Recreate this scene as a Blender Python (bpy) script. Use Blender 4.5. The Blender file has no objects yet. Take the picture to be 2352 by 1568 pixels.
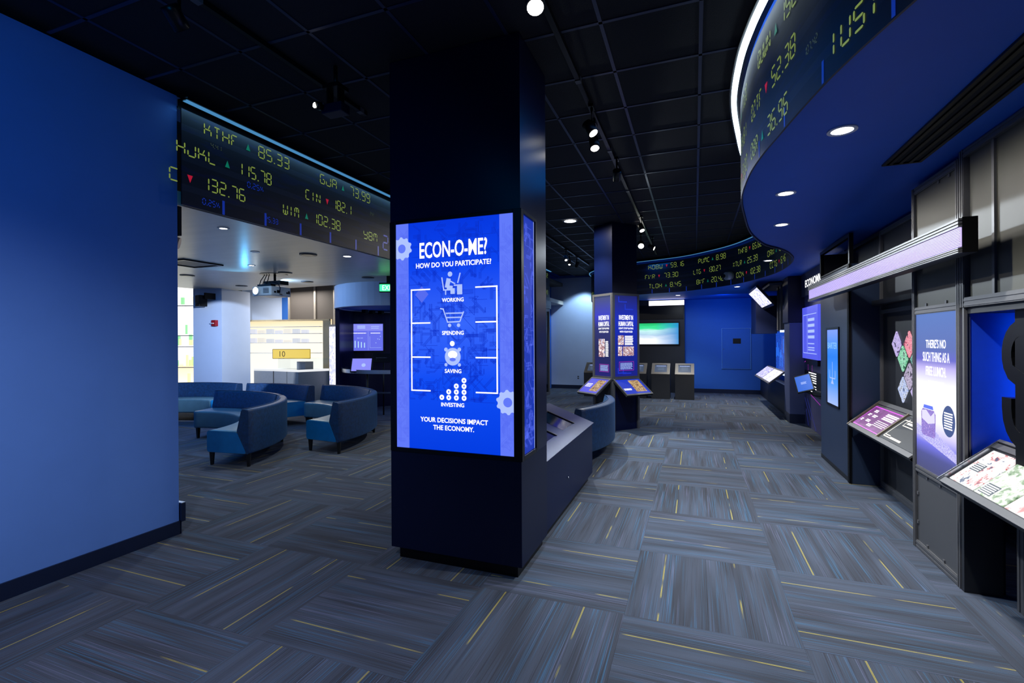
import bpy, math, random
from mathutils import Vector, Matrix
random.seed(7)
R = math.radians
SC = bpy.context.scene
COL = SC.collection

# ------------------------------------------------------------------ camera, world, exposure
cam_d = bpy.data.cameras.new('camera')
cam = bpy.data.objects.new('camera', cam_d); COL.objects.link(cam); SC.camera = cam
cam_d.sensor_width = 36.0; cam_d.lens = 17.0; cam_d.clip_start = 0.05; cam_d.clip_end = 100
cam.location = (0, 0, 1.6)
YAW, ROLL = R(20.67), R(0.30)
cam.matrix_world = Matrix.Translation((0, 0, 1.6)) @ Matrix.Rotation(YAW, 4, 'Z') @ Matrix.Rotation(R(90), 4, 'X') @ Matrix.Rotation(-ROLL, 4, 'Z')
cam_d.shift_y = -3.5 / 2352
world = bpy.data.worlds.new('world'); SC.world = world; world.use_nodes = True
world.node_tree.nodes['Background'].inputs[0].default_value = (0.05, 0.15, 0.6, 1)
world.node_tree.nodes['Background'].inputs[1].default_value = 0.05
SC.view_settings.view_transform = 'Standard'; SC.view_settings.look = 'None'
SC.view_settings.exposure = 0.0; SC.view_settings.gamma = 1.0; SC.view_settings.use_curve_mapping = False
SC.cycles.use_denoising = True
SC.cycles.max_bounces = 6; SC.cycles.diffuse_bounces = 3; SC.cycles.glossy_bounces = 3
SC.cycles.transmission_bounces = 6; SC.cycles.transparent_max_bounces = 8
SC.cycles.sample_clamp_indirect = 2.5; SC.cycles.caustics_reflective = False; SC.cycles.caustics_refractive = False

WHITE = (0.80, 0.90, 1.0); COOL = (0.55, 0.78, 1.0); BLUE = (0.0, 0.24, 1.0); WARM = (1.0, 0.93, 0.78)

def area(name, loc, size, power, color, aim=None, size_y=None, spread=None):
    d = bpy.data.lights.new(name, 'AREA'); d.energy = power; d.color = color; d.size = size
    if size_y: d.shape = 'RECTANGLE'; d.size_y = size_y
    if spread: d.spread = R(spread)
    o = bpy.data.objects.new(name, d); COL.objects.link(o); o.location = loc
    v = (Vector(aim) - Vector(loc)) if aim else Vector((0, 0, -1))
    o.rotation_euler = v.to_track_quat('-Z', 'Y').to_euler(); return o

def spot(name, loc, power, color, aim=None, angle=70, blend=0.6, radius=0.04):
    d = bpy.data.lights.new(name, 'SPOT'); d.energy = power; d.color = color
    d.spot_size = R(angle); d.spot_blend = blend; d.shadow_soft_size = radius
    o = bpy.data.objects.new(name, d); COL.objects.link(o); o.location = loc
    v = (Vector(aim) - Vector(loc)) if aim else Vector((0, 0, -1))
    o.rotation_euler = v.to_track_quat('-Z', 'Y').to_euler(); return o

# colour washes and fills, mostly added without any fixture
area('blue_fill', (-0.4, 4.4, 3.5), 0.4, 6, BLUE, size_y=3)  # blue fill lights added for the room's ambience, no fixtures hang there
area('blue_fill', (-2.4, 9.0, 3.5), 1.0, 8, BLUE, size_y=4)
area('blue_fill', (-0.6, 13.6, 3.5), 1.0, 26, (0.0, 0.28, 1.0), size_y=2)
area('far_wall_fill', (0.7, 13.9, 2.70), 0.3, 20, (0.0, 0.26, 1.0), aim=(0.8, 15.5, 1.6), size_y=1.5)  # fill added to brighten the far blue wall
area('wall_fill', (-1.9, 0.5, 3.3), 0.4, 22, (0.0, 0.36, 1.0), aim=(-4.0, 1.0, 1.3), size_y=2.4)  # blue fill added for the left wall
spot('wall_fill_spot', (-1.5, 0.2, 3.3), 300, (0.9, 0.85, 0.85), (-3.9, 1.3, -1.3), 92, 1.0, 0.1)  # added spot brightening the lower left wall, no fixture belongs to it
area('led_wash', (-3.915, 6.5, 3.57), 0.02, 5, (0.30, 0.70, 1.0), size_y=7.5)
area('lobby_wash', (-6.4, 4.6, 2.70), 2.5, 9, COOL, size_y=2.5)
area('lobby_blue_fill', (-8.6, 5.2, 2.70), 1.6, 42, (0.0, 0.30, 1.0), size_y=2.0)  # blue fill added to tint the column's left face
area('case_light', (-9.6, 9.4, 2.9), 1.4, 60, (1.0, 0.93, 0.85), size_y=0.6)
area('kiosk_ring_fill', (-7.2, 6.9, 2.70), 0.3, 14, (0.35, 0.6, 1.0), aim=(-6.4, 8.2, 2.4), size_y=0.3)  # fill added to brighten the overhead ring
area('kiosk_inside_fill', (-6.1, 9.1, 2.26), 0.7, 7, (0.05, 0.22, 1.0), size_y=0.7)  # blue fill added inside the drum, not a lamp of the kiosk
area('alcove_lamp', (1.90, 3.68, 1.35), 0.05, 1.5, (0.0, 0.20, 1.0), aim=(1.96, 3.87, 1.35), size_y=0.8)

# ------------------------------------------------------------------ materials
def lin(c):
    return tuple(((v / 255) / 12.92 if v / 255 <= 0.04045 else ((v / 255 + 0.055) / 1.055) ** 2.4) for v in c)

class NT:
    def __init__(s, m): s.t = m.node_tree; s.n = s.t.nodes; s.l = s.t.links
    def add(s, typ, **kw):
        n = s.n.new(typ)
        for k, v in kw.items(): setattr(n, k, v)
        return n
    def link(s, a, b): s.l.new(a, b)
    def math(s, op, a, b=None, clamp=False):
        n = s.add('ShaderNodeMath', operation=op); n.use_clamp = clamp
        for i, v in enumerate((a, b)):
            if v is None: continue
            if isinstance(v, (int, float)): n.inputs[i].default_value = v
            else: s.link(v, n.inputs[i])
        return n.outputs[0]
    def ramp(s, fac, stops, interp='LINEAR'):
        n = s.add('ShaderNodeValToRGB'); s.link(fac, n.inputs[0]); n.color_ramp.interpolation = interp
        e = n.color_ramp.elements
        while len(e) < len(stops): e.new(0.5)
        for q, (p, c) in zip(e, stops): q.position = p; q.color = (*c, 1)
        return n.outputs[0]
    def mix(s, fac, a, b, blend='MIX'):
        n = s.add('ShaderNodeMix', data_type='RGBA', blend_type=blend)
        for i, v in ((0, fac), (6, a), (7, b)):
            if isinstance(v, (int, float)): n.inputs[i].default_value = v
            elif isinstance(v, tuple): n.inputs[i].default_value = (*v, 1)
            else: s.link(v, n.inputs[i])
        return n.outputs[2]
    def noise(s, vec, scale=5, detail=2, rough=0.5):
        n = s.add('ShaderNodeTexNoise'); n.inputs['Scale'].default_value = scale
        n.inputs['Detail'].default_value = detail; n.inputs['Roughness'].default_value = rough
        if vec is not None: s.link(vec, n.inputs['Vector'])
        return n

def pbr(name, rgb, rough=0.6, metal=0.0, grain=0.0, gscale=30, bump=0.0, spec=None, coat=0, stretch=None):
    """base colour with procedural mottling and fine relief"""
    m = bpy.data.materials.new(name); m.use_nodes = True; t = NT(m); b = t.n['Principled BSDF']
    c = lin(rgb); b.inputs['Roughness'].default_value = rough; b.inputs['Metallic'].default_value = metal
    if spec is not None: b.inputs['Specular IOR Level'].default_value = spec
    if coat: b.inputs['Coat Weight'].default_value = coat
    tc = t.add('ShaderNodeTexCoord'); vec = tc.outputs['Object']
    if stretch:
        mp = t.add('ShaderNodeMapping'); mp.inputs['Scale'].default_value = stretch; t.link(vec, mp.inputs[0]); vec = mp.outputs[0]
    n = t.noise(vec, gscale, 3, 0.6)
    g = grain if grain else 0.06
    col = t.ramp(n.outputs[0], [(0.25, tuple(v * (1 - g) for v in c)), (0.75, tuple(min(1, v * (1 + g)) for v in c))])
    t.link(col, b.inputs['Base Color'])
    if bump:
        bp = t.add('ShaderNodeBump'); bp.inputs['Strength'].default_value = bump; bp.inputs['Distance'].default_value = 0.01
        t.link(n.outputs[0], bp.inputs['Height']); t.link(bp.outputs[0], b.inputs['Normal'])
    return m

def emi(name, rgb, k=1.0, sample=False):
    m = bpy.data.materials.new(name); m.use_nodes = True; t = NT(m); b = t.n['Principled BSDF']
    b.inputs['Base Color'].default_value = (0.01, 0.01, 0.012, 1); b.inputs['Roughness'].default_value = 0.4
    b.inputs['Emission Color'].default_value = (*lin(rgb), 1); b.inputs['Emission Strength'].default_value = k
    if not sample: m.cycles.emission_sampling = 'NONE'
    return m

def emi_ramp(name, stops, axis=2, lo=0, hi=1, k=1.0, noise=0.0, nscale=20, sample=False):
    """backlit print: colours run along one object axis, with printed mottling"""
    m = bpy.data.materials.new(name); m.use_nodes = True; t = NT(m); b = t.n['Principled BSDF']
    b.inputs['Base Color'].default_value = (0.01, 0.01, 0.015, 1); b.inputs['Roughness'].default_value = 0.3
    tc = t.add('ShaderNodeTexCoord'); sp = t.add('ShaderNodeSeparateXYZ'); t.link(tc.outputs['Object'], sp.inputs[0])
    f = t.math('DIVIDE', t.math('SUBTRACT', sp.outputs[axis], lo), hi - lo)
    if noise:
        n = t.noise(tc.outputs['Object'], nscale, 4, 0.7)
        f = t.math('ADD', f, t.math('MULTIPLY', t.math('SUBTRACT', n.outputs[0], 0.5), noise))
    c = t.ramp(f, [(p, lin(q)) for p, q in stops])
    t.link(c, b.inputs['Emission Color']); b.inputs['Emission Strength'].default_value = k
    if not sample: m.cycles.emission_sampling = 'NONE'
    return m

def photo(name, cols, scale=14, k=1.0):
    """printed photograph: patches of several colours, backlit"""
    m = bpy.data.materials.new(name); m.use_nodes = True; t = NT(m); b = t.n['Principled BSDF']
    b.inputs['Base Color'].default_value = (0.02, 0.02, 0.02, 1)
    tc = t.add('ShaderNodeTexCoord'); n = t.noise(tc.outputs['Object'], scale, 4, 0.65)
    w = len(cols); c = t.ramp(n.outputs[0], [(0.36 + 0.28 * i / (w - 1), lin(q)) for i, q in enumerate(cols)])
    t.link(c, b.inputs['Emission Color']); b.inputs['Emission Strength'].default_value = k
    m.cycles.emission_sampling = 'NONE'
    return m

def carpet():
    m = bpy.data.materials.new('striped carpet'); m.use_nodes = True; t = NT(m); b = t.n['Principled BSDF']
    b.inputs['Roughness'].default_value = 0.95; b.inputs['Specular IOR Level'].default_value = 0.1
    uv = t.add('ShaderNodeUVMap'); uv.uv_map = 'UVMap'; oi = t.add('ShaderNodeObjectInfo')
    sp = t.add('ShaderNodeSeparateXYZ'); t.link(uv.outputs[0], sp.inputs[0])
    u, v = sp.outputs[0], sp.outputs[1]
    rnd = t.math('ADD', t.math('MULTIPLY', oi.outputs['Random'], 61.0), t.math('MULTIPLY', t.math('FLOOR', v), 3.37))
    vf = t.math('FRACT', v)
    def tex(su, sv, off, detail=1.0):
        c = t.add('ShaderNodeCombineXYZ')
        t.link(t.math('MULTIPLY', u, su), c.inputs[0]); t.link(t.math('MULTIPLY', vf, sv), c.inputs[1])
        t.link(t.math('ADD', rnd, off), c.inputs[2])
        return t.noise(c.outputs[0], 1.0, detail, 0.5).outputs[0]
    base = lin((80, 88, 104)); dark = lin((66, 70, 80))
    col = t.mix(t.ramp(tex(5, 0.8, 3.1), [(0.35, (0, 0, 0)), (0.65, (1, 1, 1))]), dark, base)
    fine = t.math('ADD', t.math('MULTIPLY', t.math('SINE', t.math('MULTIPLY', u, 360.0)), 0.5), 0.5)
    blue = t.ramp(tex(70, 1.3, 9.3), [(0.54, (0, 0, 0)), (0.62, (1, 1, 1))])
    zone = t.ramp(tex(4, 0.7, 17.7), [(0.42, (0.15,) * 3), (0.6, (1, 1, 1))])
    col = t.mix(t.math('MULTIPLY', t.math('MULTIPLY', blue, zone), t.math('ADD', t.math('MULTIPLY', fine, 0.5), 0.2)), col, lin((70, 116, 152)))
    lav = t.ramp(tex(64, 1.1, 29.3), [(0.55, (0, 0, 0)), (0.62, (1, 1, 1))])
    zone2 = t.ramp(tex(4, 0.7, 41.7), [(0.50, (0.05,) * 3), (0.62, (1, 1, 1))])
    col = t.mix(t.math('MULTIPLY', t.math('MULTIPLY', lav, zone2), t.math('ADD', t.math('MULTIPLY', fine, 0.45), 0.12)), col, lin((118, 122, 154)))
    blk = t.ramp(tex(80, 1.6, 53.3), [(0.60, (0, 0, 0)), (0.66, (1, 1, 1))])
    col = t.mix(t.math('MULTIPLY', blk, 0.4), col, lin((48, 46, 50)))
    # one broken yellow thread line near the middle of each tile
    off = t.math('ADD', 0.5, t.math('MULTIPLY', t.math('SUBTRACT', t.math('FRACT', t.math('MULTIPLY', rnd, 7.13)), 0.5), 0.30))
    line = t.math('LESS_THAN', t.math('ABSOLUTE', t.math('SUBTRACT', u, off)), 0.011)
    half = t.ramp(tex(0.2, 2.2, 77.7), [(0.44, (0, 0, 0)), (0.49, (1, 1, 1))])
    fy = t.math('GREATER_THAN', t.math('SINE', t.math('MULTIPLY', t.math('SUBTRACT', u, off), 520.0)), -0.55)
    col = t.mix(t.math('MULTIPLY', t.math('MULTIPLY', line, half), t.math('MULTIPLY', fy, 0.9)), col, lin((178, 166, 88)))
    tc = t.add('ShaderNodeTexCoord'); sn = t.noise(tc.outputs['Object'], 420, 2, 0.7)
    col = t.mix(0.45, col, t.ramp(sn.outputs[0], [(0.3, (0.55,) * 3), (0.7, (1.35,) * 3)]), 'MULTIPLY')
    t.link(col, b.inputs['Base Color'])
    bp = t.add('ShaderNodeBump'); bp.inputs['Strength'].default_value = 0.35; bp.inputs['Distance'].default_value = 0.003
    t.link(sn.outputs[0], bp.inputs['Height']); t.link(bp.outputs[0], b.inputs['Normal'])
    return m

def ticker_mat():
    """printed graphic film on the ticker bands: dark navy with fine horizontal bars and grid ghosts"""
    m = bpy.data.materials.new('ticker film'); m.use_nodes = True; t = NT(m); b = t.n['Principled BSDF']
    b.inputs['Roughness'].default_value = 0.5
    uv = t.add('ShaderNodeUVMap'); uv.uv_map = 'UVMap'; sp = t.add('ShaderNodeSeparateXYZ'); t.link(uv.outputs[0], sp.inputs[0])
    s, z = sp.outputs[0], sp.outputs[1]
    bars = t.math('LESS_THAN', t.math('ABSOLUTE', t.math('SUBTRACT', t.math('FRACT', t.math('DIVIDE', t.math('SUBTRACT', z, 2.86), 0.25)), 0.08)), 0.14)
    c = t.mix(bars, lin((34, 40, 58)), lin((52, 58, 78)))
    cb = t.add('ShaderNodeCombineXYZ'); t.link(t.math('MULTIPLY', s, 2.2), cb.inputs[0]); t.link(t.math('MULTIPLY', z, 12), cb.inputs[1])
    n = t.noise(cb.outputs[0], 1.0, 2, 0.6)
    c = t.mix(t.ramp(n.outputs[0], [(0.52, (0, 0, 0)), (0.6, (0.5,) * 3)]), c, lin((20, 40, 96)))
    t.link(c, b.inputs['Base Color']); return m

M = dict(
    wallleft=pbr('royal blue wall paint', (94, 140, 220), 0.75, gscale=3, grain=0.03),
    wall=pbr('blue-white wall paint', (186, 205, 238), 0.7, gscale=3, grain=0.03),
    wallblue=pbr('blue wall paint', (44, 108, 205), 0.7, gscale=3, grain=0.03),
    base=pbr('navy vinyl base', (14, 28, 58), 0.45),
    concrete=pbr('dark slab', (30, 32, 38), 0.9),
    black_ceiling=pbr('black mineral tile', (11, 14, 25), 0.85, grain=0.3, gscale=120, bump=0.2),
    tee=pbr('black metal grid', (44, 54, 84), 0.35, metal=0.3),
    soffit=pbr('blue soffit paint', (0, 92, 214), 0.55, gscale=2, grain=0.04),
    lobbyceil=pbr('grey satin ceiling film', (214, 208, 194), 0.34, gscale=2, grain=0.08, stretch=(0.4, 4, 1)),
    navy=pbr('navy lacquer', (5, 14, 50), 0.30, gscale=2, grain=0.05, spec=0.3),
    navy2=pbr('dark navy laminate', (7, 17, 50), 0.42, gscale=2, spec=0.3),
    blackp=pbr('black laminate panel', (30, 33, 40), 0.5, gscale=6, grain=0.08),
    slate=pbr('slate grey panel', (74, 76, 80), 0.45, gscale=2, grain=0.05),
    khaki=pbr('grey-beige panel', (70, 70, 62), 0.5, gscale=2, grain=0.05),
    alu=pbr('dark anodised aluminium', (92, 93, 97), 0.45, metal=0.2),
    blackm=pbr('black satin metal', (10, 11, 14), 0.35, metal=0.4),
    chrome=pbr('brushed chrome', (190, 195, 205), 0.25, metal=1.0, stretch=(1, 1, 60)),
    bronze=pbr('warm grey metal', (128, 118, 104), 0.45, metal=0.5),
    leather=pbr('teal-blue leather', (10, 112, 182), 0.36, gscale=9, grain=0.10, bump=0.05),
    seatleather=pbr('slate-blue leather', (74, 110, 130), 0.34, gscale=9, grain=0.10, bump=0.05),
    velvet=pbr('crushed blue velvet', (4, 46, 90), 0.55, gscale=26, grain=0.5, bump=0.25),
    legwood=pbr('black stained leg', (10, 10, 12), 0.4),
    whitep=pbr('white plastic', (215, 222, 232), 0.4),
    ltgrey=pbr('light grey laminate', (150, 152, 156), 0.5),
    dkgreyp=pbr('charcoal wall panel', (62, 58, 56), 0.7),
    greymullion=pbr('satin mullion', (150, 145, 138), 0.4, metal=0.5),
    red=pbr('red alarm plastic', (150, 22, 34), 0.4),
    beige=pbr('beige plastic', (196, 170, 160), 0.5),
    glossnavy=pbr('glossy screen glass', (6, 14, 40), 0.08),
    greenglow=emi('green exit glow', (60, 255, 140), 2.2), whiteglow=emi('white lettering glow', (255, 255, 255), 1.6),
    lamp=emi('lamp lens', (255, 250, 240), 12.0), lampdim=emi('small lamp lens', (255, 250, 240), 3.0),
    led=emi('cool led tube', (215, 238, 255), 5.0, True), ledblue=emi('dim blue led line', (80, 150, 205), 0.8, True),
    bar=emi('purple-white diffuser', (196, 178, 255), 1.45, True),
    bar2=emi('white-violet light bar', (238, 232, 255), 3.2, True),
    purple=pbr('violet rib', (52, 34, 110), 0.5),
    digit=emi('yellow-green ticker digits', (136, 158, 70), 0.72), digitdim=emi('dim ticker digits', (60, 76, 60), 0.6),
    ghost=emi('ghost blue print', (14, 44, 150), 0.8), up=emi('green arrow', (8, 120, 96), 0.7), down=emi('red arrow', (190, 24, 56), 0.7),
    ticker=ticker_mat(), carpet=carpet(),
    scr_blue=emi_ramp('blue backlit print', [(0.0, (0, 60, 226)), (0.3, (14, 76, 244)), (0.55, (54, 102, 252)), (0.8, (12, 68, 240)), (1.0, (6, 54, 222))], axis=2, lo=0.82, hi=2.45, k=1.0, sample=True),
    scr_pale=emi('pale violet-blue print', (100, 124, 255), 0.95), scr_line=emi('dark circuit line print', (10, 44, 200), 0.9), scr_line2=emi('violet circuit print', (88, 110, 245), 0.95),
    scr_icon=emi('pale icon print', (172, 192, 255), 1.05), scr_side=emi('side blue print', (10, 52, 190), 0.8, True),
    magenta=emi('magenta line', (190, 60, 200), 0.7), violetline=emi('violet line', (60, 70, 190), 0.6),
    cyanscr=emi_ramp('pale-blue video screen', [(0, (165, 190, 255)), (0.3, (70, 150, 255)), (0.65, (30, 125, 240)), (0.8, (60, 140, 245)), (1.0, (120, 150, 255))], axis=2, lo=0, hi=0.9, k=1.05, sample=True),
)
M['velvet'].node_tree.nodes['Principled BSDF'].inputs['Sheen Weight'].default_value = 0.15
M['velvet'].node_tree.nodes['Principled BSDF'].inputs['Sheen Tint'].default_value = (0.2, 0.5, 1, 1)

# ------------------------------------------------------------------ helpers
def tag(o, label=None, cat=None, group=None, kind=None):
    if label: o['label'] = label
    if cat: o['category'] = cat
    if group: o['group'] = group
    if kind: o['kind'] = kind
    return o

def thing(name, label, cat, loc=(0, 0, 0), rot=0, group=None):
    o = bpy.data.objects.new(name, None); COL.objects.link(o); o.empty_display_size = 0.1
    o.location = loc; o.rotation_euler = (0, 0, rot); return tag(o, label, cat, group)

def base_of(p):
    v = Vector((0, 0, 0))
    while p is not None: v += Vector(p.location); p = p.parent
    return v

class MB:
    def __init__(s, fr=None): s.v = []; s.f = []; s.sm = []; s.fr = fr; s.uv = None; s.cuts = []
    def P(s, p):
        if s.fr: p = s.fr.p(*p)
        s.v.append(Vector(p)); return len(s.v) - 1
    def face(s, pts, smooth=False):
        s.f.append([s.P(p) for p in pts]); s.sm.append(smooth); return s
    def box(s, a, b, c, d, e, f, bev=0.0):
        a, b = min(a, b), max(a, b); c, d = min(c, d), max(c, d); e, f = min(e, f), max(e, f)
        q = [s.P(p) for p in ((a, c, e), (b, c, e), (b, d, e), (a, d, e), (a, c, f), (b, c, f), (b, d, f), (a, d, f))]
        for k in ((0, 3, 2, 1), (4, 5, 6, 7), (0, 1, 5, 4), (1, 2, 6, 5), (2, 3, 7, 6), (3, 0, 4, 7)):
            s.f.append([q[i] for i in k]); s.sm.append(False)
        return s
    def prism(s, poly, axis, lo, hi):
        """poly in the two other axes, extruded along axis"""
        def mk(a, b, h): return ((h, a, b), (a, h, b), (a, b, h))[axis]
        A = [s.P(mk(a, b, lo)) for a, b in poly]; B = [s.P(mk(a, b, hi)) for a, b in poly]
        n = len(poly)
        s.f.append(A[::-1]); s.f.append(B); s.sm += [False, False]
        for i in range(n): s.f.append([A[i], A[(i + 1) % n], B[(i + 1) % n], B[i]]); s.sm.append(False)
        return s
    def cyl(s, c, r, h, axis=2, n=20, r2=None):
        r2 = r if r2 is None else r2
        def mk(a, b, k): return ((c[0] + k, c[1] + a, c[2] + b), (c[0] + a, c[1] + k, c[2] + b), (c[0] + a, c[1] + b, c[2] + k))[axis]
        A = [s.P(mk(r * math.cos(2 * math.pi * i / n), r * math.sin(2 * math.pi * i / n), 0)) for i in range(n)]
        B = [s.P(mk(r2 * math.cos(2 * math.pi * i / n), r2 * math.sin(2 * math.pi * i / n), h)) for i in range(n)]
        s.f.append(A[::-1]); s.f.append(B); s.sm += [False, False]
        for i in range(n): s.f.append([A[i], A[(i + 1) % n], B[(i + 1) % n], B[i]]); s.sm.append(True)
        return s
    def tube(s, pts, r, n=8):
        pts = [Vector(p) for p in pts]; rings = []
        for i, p in enumerate(pts):
            d = (pts[min(i + 1, len(pts) - 1)] - pts[max(i - 1, 0)]).normalized()
            a = d.cross(Vector((0, 0, 1)));
            if a.length < 1e-3: a = d.cross(Vector((1, 0, 0)))
            a.normalize(); b = d.cross(a)
            rings.append([s.P(p + r * (math.cos(2 * math.pi * k / n) * a + math.sin(2 * math.pi * k / n) * b)) for k in range(n)])
        for A, B in zip(rings, rings[1:]):
            for k in range(n): s.f.append([A[k], A[(k + 1) % n], B[(k + 1) % n], B[k]]); s.sm.append(True)
        s.f.append(rings[0][::-1]); s.f.append(rings[-1]); s.sm += [False, False]
        return s
    def each(s, name, mat, parent=None, per=1, **k):
        """every box of the builder (8 vertices, 6 faces) as an object of its own; per = boxes per piece"""
        n = len(s.v) // (8 * per)
        for i in range(n):
            m = MB(); m.v = s.v[i * 8 * per:(i + 1) * 8 * per]; m.f = [[j - i * 8 * per for j in f] for f in s.f[i * 6 * per:(i + 1) * 6 * per]]; m.sm = [False] * len(m.f)
            o = m.build(name, mat, parent, **k)
        return o
    def build(s, name, mat, parent=None, kind=None, label=None, bevel=0):
        off = base_of(parent) if parent is not None else Vector((0, 0, 0))
        me = bpy.data.meshes.new(name); me.from_pydata([tuple(v - off) for v in s.v], [], s.f); me.update()
        me.polygons.foreach_set('use_smooth', s.sm)
        if s.uv:
            l = me.uv_layers.new(name='UVMap'); k = 0
            for poly, uvs in zip(me.polygons, s.uv):
                for li, q in zip(poly.loop_indices, uvs): l.data[li].uv = q
        me.materials.append(mat); o = bpy.data.objects.new(name, me); COL.objects.link(o)
        if parent is not None: o.parent = parent
        if kind: o['kind'] = kind
        if label: o['label'] = label
        if bevel:
            b = o.modifiers.new('bevel', 'BEVEL'); b.width = bevel; b.segments = 2; b.limit_method = 'ANGLE'
        return o

class Fr:
    """flat frame: origin o, unit directions u (right as read) and v (up as read); n faces the reader"""
    def __init__(s, o, u, v):
        s.o = Vector(o); s.u = Vector(u).normalized(); s.v = Vector(v).normalized(); s.n = s.u.cross(s.v)
    def p(s, a, b, c=0): return s.o + s.u * a + s.v * b + s.n * c

def quad(fr, a0, a1, b0, b1, c, mat, parent, name, **k):
    return MB(fr).face([(a0, b0, c), (a1, b0, c), (a1, b1, c), (a0, b1, c)]).build(name, mat, parent, **k)

def slab(fr, a0, a1, b0, b1, c0, c1, mat, parent, name, bevel=0, **k):
    return MB(fr).box(a0, a1, b0, b1, c0, c1).build(name, mat, parent, bevel=bevel, **k)

def text(s, fr, x, y, w, h, c, mat, parent, name='lettering', bold=0.0, label=None):
    """text centred on (x, y), fitted to width w and cap height h"""
    cu = bpy.data.curves.new('t', 'FONT'); cu.body = s; cu.size = 1.0; cu.offset = bold * 0.45; cu.resolution_u = 8 if s == '$' else 3
    cu.align_x = 'CENTER'
    o = bpy.data.objects.new('t', cu); COL.objects.link(o)
    bpy.context.view_layer.update()
    me = o.evaluated_get(bpy.context.evaluated_depsgraph_get()).to_mesh()
    vs = [v.co.copy() for v in me.vertices]; fs = [list(p.vertices) for p in me.polygons]
    bpy.data.objects.remove(o); bpy.data.curves.remove(cu)
    if not vs: return
    x0 = min(v.x for v in vs); x1 = max(v.x for v in vs); y0 = min(v.y for v in vs); y1 = max(v.y for v in vs)
    mb = MB(fr)
    for v in vs: mb.P((x + (v.x - (x0 + x1) / 2) / (x1 - x0) * w, y + (v.y - (y0 + y1) / 2) / (y1 - y0) * h, c))
    for f in fs: mb.f.append(f); mb.sm.append(False)
    return mb.build(name, mat, parent, label=label)

def lines(fr, x0, x1, ys, h, c, mat, parent, name='text_lines', jit=0.12):
    """small print too fine to read: one bar of words per line"""
    mb = MB(fr)
    for y in ys:
        a = x0; e = x1 - random.random() * jit * (x1 - x0)
        while a < e:
            w = min((0.08 + 0.14 * random.random()) * (x1 - x0), e - a)
            mb.face([(a, y, c), (a + w * 0.9, y, c), (a + w * 0.9, y + h, c), (a, y + h, c)]); a += w
    return mb.build(name, mat, parent)

def disc(fr, x, y, r, c, mat, parent, name, n=24, ry=None):
    ry = ry or r
    return MB(fr).face([(x + r * math.cos(2 * math.pi * i / n), y + ry * math.sin(2 * math.pi * i / n), c) for i in range(n)]).build(name, mat, parent)

# ------------------------------------------------------------------ soffit curve (plan)
CP = [(1.9, -0.3), (1.3, 0.6), (0.95, 1.4), (0.72, 2.07), (0.6, 2.46), (0.53, 2.78), (0.47, 3.12), (0.415, 3.45), (0.38, 3.85), (0.385, 4.46), (0.47, 5.16), (0.6, 5.95), (0.82, 6.7), (1.05, 7.12), (1.24, 7.58), (1.4, 8.3), (1.4, 9.4), (1.22, 10.3), (0.88, 11.2), (0.42, 11.85), (-0.28, 12.5), (-1.39, 12.95), (-2.1, 13.35), (-2.85, 14.4), (-3.0, 15.5)]
def catmull(P, n=8):
    out = []
    for i in range(len(P) - 1):
        p0 = P[max(i - 1, 0)]; p1 = P[i]; p2 = P[i + 1]; p3 = P[min(i + 2, len(P) - 1)]
        for k in range(n):
            t = k / n
            out.append(tuple(.5 * ((2 * p1[j]) + (-p0[j] + p2[j]) * t + (2 * p0[j] - 5 * p1[j] + 4 * p2[j] - p3[j]) * t * t + (-p0[j] + 3 * p1[j] - 3 * p2[j] + p3[j]) * t ** 3) for j in (0, 1)))
    out.append(P[-1]); return out
CV = catmull(CP); SS = [0.0]
for a, b in zip(CV, CV[1:]): SS.append(SS[-1] + math.dist(a, b))
def cnorm(i):
    a = Vector(CV[max(i - 1, 0)]); b = Vector(CV[min(i + 1, len(CV) - 1)]); d = (b - a).normalized()
    return Vector((-d.y, d.x))          # towards the room (left of travel)
def onc(s, z, off=0.0):
    s = max(0, min(SS[-1] - 1e-6, s)); i = max(k for k in range(len(SS)) if SS[k] <= s)
    i = min(i, len(CV) - 2); t = (s - SS[i]) / (SS[i + 1] - SS[i])
    p = Vector(CV[i]).lerp(Vector(CV[i + 1]), t); n = cnorm(i).lerp(cnorm(i + 1), t).normalized()
    return Vector((p.x + n.x * off, p.y + n.y * off, z))

CZ, SZ = 3.65, 2.78     # main ceiling, soffit underside
# ------------------------------------------------------------------ setting: floor
floor = MB().box(-15, 3.3, -3.1, 16, -0.2, -0.006).build('floor', M['concrete'], kind='structure')
g = 0.9144
tm = MB(); tm.v = []
tw, tl = 0.4565, 0.9138
tile = MB().box(-tw / 2, tw / 2, -tl / 2, tl / 2, -0.006, 0.0)
tile.uv = []
for f in tile.f:
    tile.uv.append([((tile.v[i].x + tw / 2) / tw * 0.998 + 0.001, (tile.v[i].y + tl / 2) / tl * 0.998 + 0.001) for i in f])
proto = tile.build('carpet_tile', M['carpet'], floor)
spots = []
for i in range(-16, 4):
    for j in range(-5, 15):
        bx, by = -0.39 + i * g, 2.86 + j * g
        vert = (i + j) % 2 == 0
        for k in (0, 1):
            o = (k - 0.5) * g / 2
            x, y = bx + g / 2 + (o if vert else 0), by + g / 2 + (0 if vert else o)
            if by + g < 16 and bx > -14.8 and bx + g < 3.4: spots.append((x, y, 0 if vert else R(90) if random.random() < .5 else R(-90)))
def inview(x, y):
    d = -x * math.sin(YAW) + y * math.cos(YAW); u = x * math.cos(YAW) + y * math.sin(YAW)
    return d > 0.9 and abs(u) < d * 1.06 + 0.6 and not (x < -4.0 and y < 2.8 and x / y > -1.1) and not (x < -4.2 and y < 2.4) and x < 2.2
near = sorted([s for s in spots if inview(s[0], s[1])], key=lambda s: s[0] ** 2 + s[1] ** 2)[:298]
ns = set(near); first = True
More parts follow.
